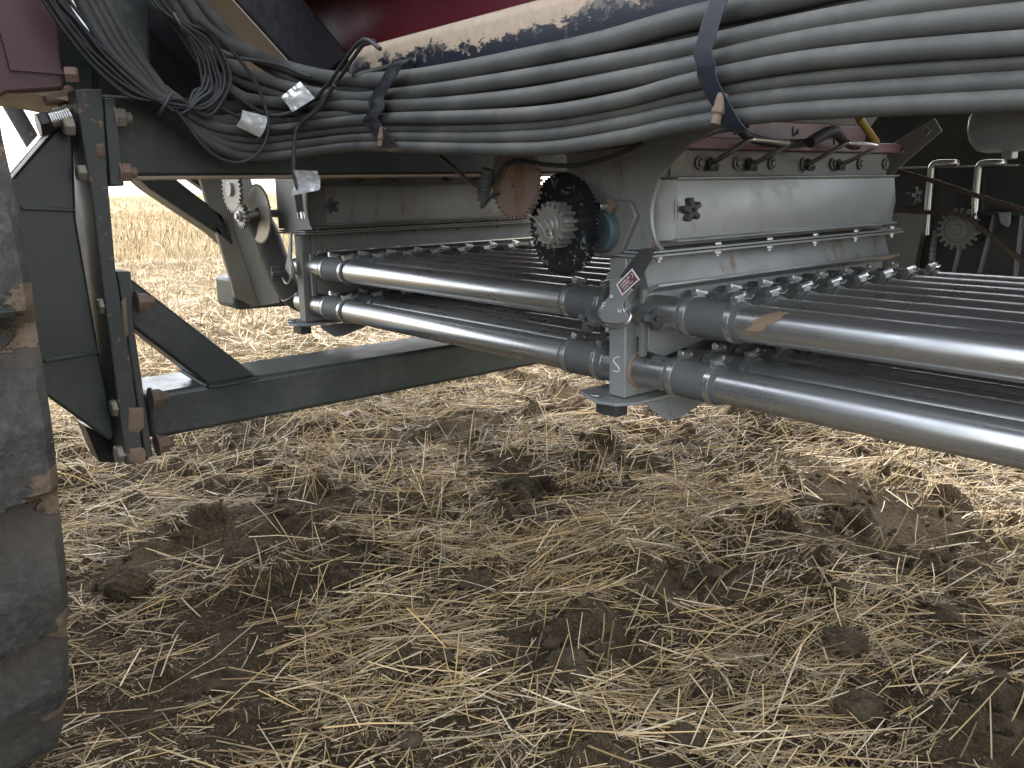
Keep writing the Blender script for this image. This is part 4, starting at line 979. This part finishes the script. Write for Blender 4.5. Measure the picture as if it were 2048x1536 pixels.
b = MB(); b.ring(onX(586,584,-2.56), (.1,.55,-.8), .043, .004, 32, 8); obj('hose_clamp', b, M['clamp'], du)
# right-hand side: dark bulkhead, angle edge, round-bent rods, chain drive, fan can
YB = 2.32
bk = thing('rear_bulkhead', 'dark green bulkhead behind the tubes with a bright top edge and bent rods', 'bulkhead', onY(1900,545,YB))
b = MB(); b.extr([onY(a, c, YB) for a, c in ((1700,337),(2400,322),(2400,600),(1700,545))], (0,.02,0)); obj('panel', b, M['dark_green'], bk, .002)
b = MB(); b.extr([onY(a, c, YB-.004) for a, c in ((1788,334),(2034,329),(2034,332.5),(1788,338))], (0,.03,0)); obj('edge_trim', b, M['zinc'], bk, .001)
for ax_ in (1862, 1956):
    b = MB(); b.tube(catmull([onY(ax_+50,326,YB+.01), onY(ax_+42,326,YB-.012), onY(ax_+12,327,YB-.014), onY(ax_+3,333,YB-.014), onY(ax_,350,YB-.014), onY(ax_-5,405,YB-.014), onY(ax_-9,470,YB-.014)], 8), .0095, 12); obj('bent_rod', b, M['zinc'], bk, ang=60)
for p in ((1845,430,1820,545),(1925,478,1908,545),(1990,430,1960,545),(2045,430,2030,560)):
    b = MB(); b.strip([onY(p[0],p[1],YB-.012), onY(p[2],p[3],YB-.012)], .005, .022, (1,0,0)); obj('stiffener', b, M['galv'], bk, .001)
b = MB(); b.extr([onY(a, c, YB-.05) for a, c in ((1765,424),(1846,424),(1840,480),(1826,545),(1755,545))], (0,.03,0)); obj('side_sheet', b, M['galv_dark'], bk, .002)
b = MB(); b.extr([onY(a, c, YB+.35) for a, c in ((1690,120),(2600,60),(2600,340),(1690,345))], (0,.03,0)); obj('upper_panel', b, M['dark_green'], bk)
b = MB(); b.extr([onY(a, c, YB-.02) for a, c in ((1905,423),(2300,415),(2300,432),(1905,432))], (0,.02,0)); obj('shelf_edge', b, M['dark_green'], bk, .002)
b = MB(); b.extr([onY(a, c, YB-.03) for a, c in ((1996,425),(2020,424),(2020,448),(2014,455),(2000,446))], (0,.01,0)); obj('bright_tab', b, M['galv_clean'], bk, .001)
spk = thing('chain_sprocket', 'dark toothed sprocket carrying the drive chain in front of the bulkhead', 'sprocket', onY(1919,458,2.20))
b = MB(); cs = onY(1919,458,2.22); b.gear(cs, .052, .041, 19, .010, hole=.012, sharp=.9); obj('toothed_wheel', b, M['galv_dark'], spk, ang=25)
b = MB(); b.cyl(cs, cs+Vector((0,-.018,0)), .026, 24); b.cyl(cs, cs+Vector((0,-.026,0)), .013, 18); b.ring(cs+Vector((0,-.012,0)), (0,1,0), .034, .002, 30, 6); obj('hub', b, M['galv_dark'], spk, .001)
sp2 = thing('chain_sprocket', 'thin rusty sprocket seen nearly edge-on beside the grey side sheet', 'sprocket', onY(1868,515,2.24))
c2 = onY(1862,510,2.25); b = MB(); b.gear(c2, .062, .050, 22, .008, axis=(.93,.34,0), hole=.012, sharp=.9); obj('toothed_wheel', b, M['galv_dark'], sp2, ang=25)
def chain(lab, pts, y):
    path = catmull([onY(a, c, y) for a, c in pts], 40); seg = [0]
    for a, c in zip(path, path[1:]): seg.append(seg[-1]+float(np.linalg.norm(c-a)))
    tot = seg[-1]; pitch = .0127; n = int(tot/pitch); P = []
    for i in range(n+1):
        s = i*pitch; k = min(len(seg)-2, int(np.searchsorted(seg, s, 'right'))-1); t = (s-seg[k])/max(1e-9, seg[k+1]-seg[k]); P.append(Vector(path[k]*(1-t)+path[k+1]*t))
    b = MB()
    for i in range(n):
        d = P[i+1]-P[i]; w = .0055 if i % 2 else .0038
        for s in (-1, 1): b.strip([P[i]-d*.28+Vector((0,s*w,0)), P[i]+d*.1+Vector((0,s*w,0)), P[i]+d*.9+Vector((0,s*w,0)), P[i+1]+d*.28+Vector((0,s*w,0))], .0105, .0014, (0,0,1))
        b.cyl(P[i]+Vector((0,-.007,0)), P[i]+Vector((0,.007,0)), .0036, 8)
    return tag(obj('drive_chain', b, M['chain'], ang=30), lab, 'drive chain', 'roller chains on the right of the near box')
chain('rusty roller chain slanting down to the right across the bent rods', [(1775,336),(1860,360),(1950,390),(2048,420),(2200,470)], 2.17)
chain('rusty roller chain running level then over the dark sprocket', [(1755,418),(1840,424),(1900,426),(1935,434),(1958,452),(2000,486),(2060,534),(2140,600)], 2.205)
fan = thing('fan_motor', 'galvanised fan motor can with a rounded end under the hoses', 'fan motor', onY(2010,300,1.85))
b = MB(); c0 = onY(1945,258,1.85); ax = Vector((1,.0,.06)).normalized(); prof = [(-.001,0.001),(.0,.020),(.004,.034),(.014,.046),(.03,.051),(.06,.053),(1.6,.054)]
b.tube([c0+ax*a for a, r in prof], [r for a, r in prof], 36); obj('motor_can', b, M['galv_clean'], fan, ang=40)
b = MB(); b.box(c0+ax*.075+Vector((0,0,-.056)), (.02,.03,.02)); obj('drain_spout', b, M['galv_clean'], fan, .002)

# ================================================================== SKY, SUN, RENDER LOOK
SUN_EL, SUN_AZ = R_(60), math.atan2(.80, -.60)
w = bpy.data.worlds.new('World'); scene.world = w; w.use_nodes = True; nt = w.node_tree
bg = nt.nodes['Background']; sk = nt.nodes.new('ShaderNodeTexSky'); sk.sky_type = 'NISHITA'; sk.sun_disc = False
sk.sun_elevation = SUN_EL; sk.sun_rotation = PI/2-SUN_AZ; sk.air_density = 1.0; sk.dust_density = 2.0; sk.ozone_density = 1.0
hz = nt.nodes.new('ShaderNodeHueSaturation'); hz.inputs['Saturation'].default_value = .32   # thin high haze
nt.links.new(sk.outputs[0], hz.inputs['Color']); nt.links.new(hz.outputs[0], bg.inputs[0]); bg.inputs[1].default_value = .15
sd = bpy.data.lights.new('sun', 'SUN'); sd.energy = 0.58; sd.angle = R_(12); sd.color = (1, .96, .90)
so = bpy.data.objects.new('sun', sd); COL.objects.link(so)
dirv = Vector((math.cos(SUN_EL)*math.cos(SUN_AZ), math.cos(SUN_EL)*math.sin(SUN_AZ), math.sin(SUN_EL)))
so.rotation_euler = dirv.to_track_quat('Z', 'Y').to_euler(); so.location = (0, 0, 8)
vs_ = scene.view_settings; scene.display_settings.display_device = 'sRGB'
vs_.view_transform = 'Standard'; vs_.look = 'None'; vs_.exposure = 2.62; vs_.gamma = 1; vs_.use_curve_mapping = False
scene.cycles.max_bounces = 8; scene.cycles.use_denoising = True
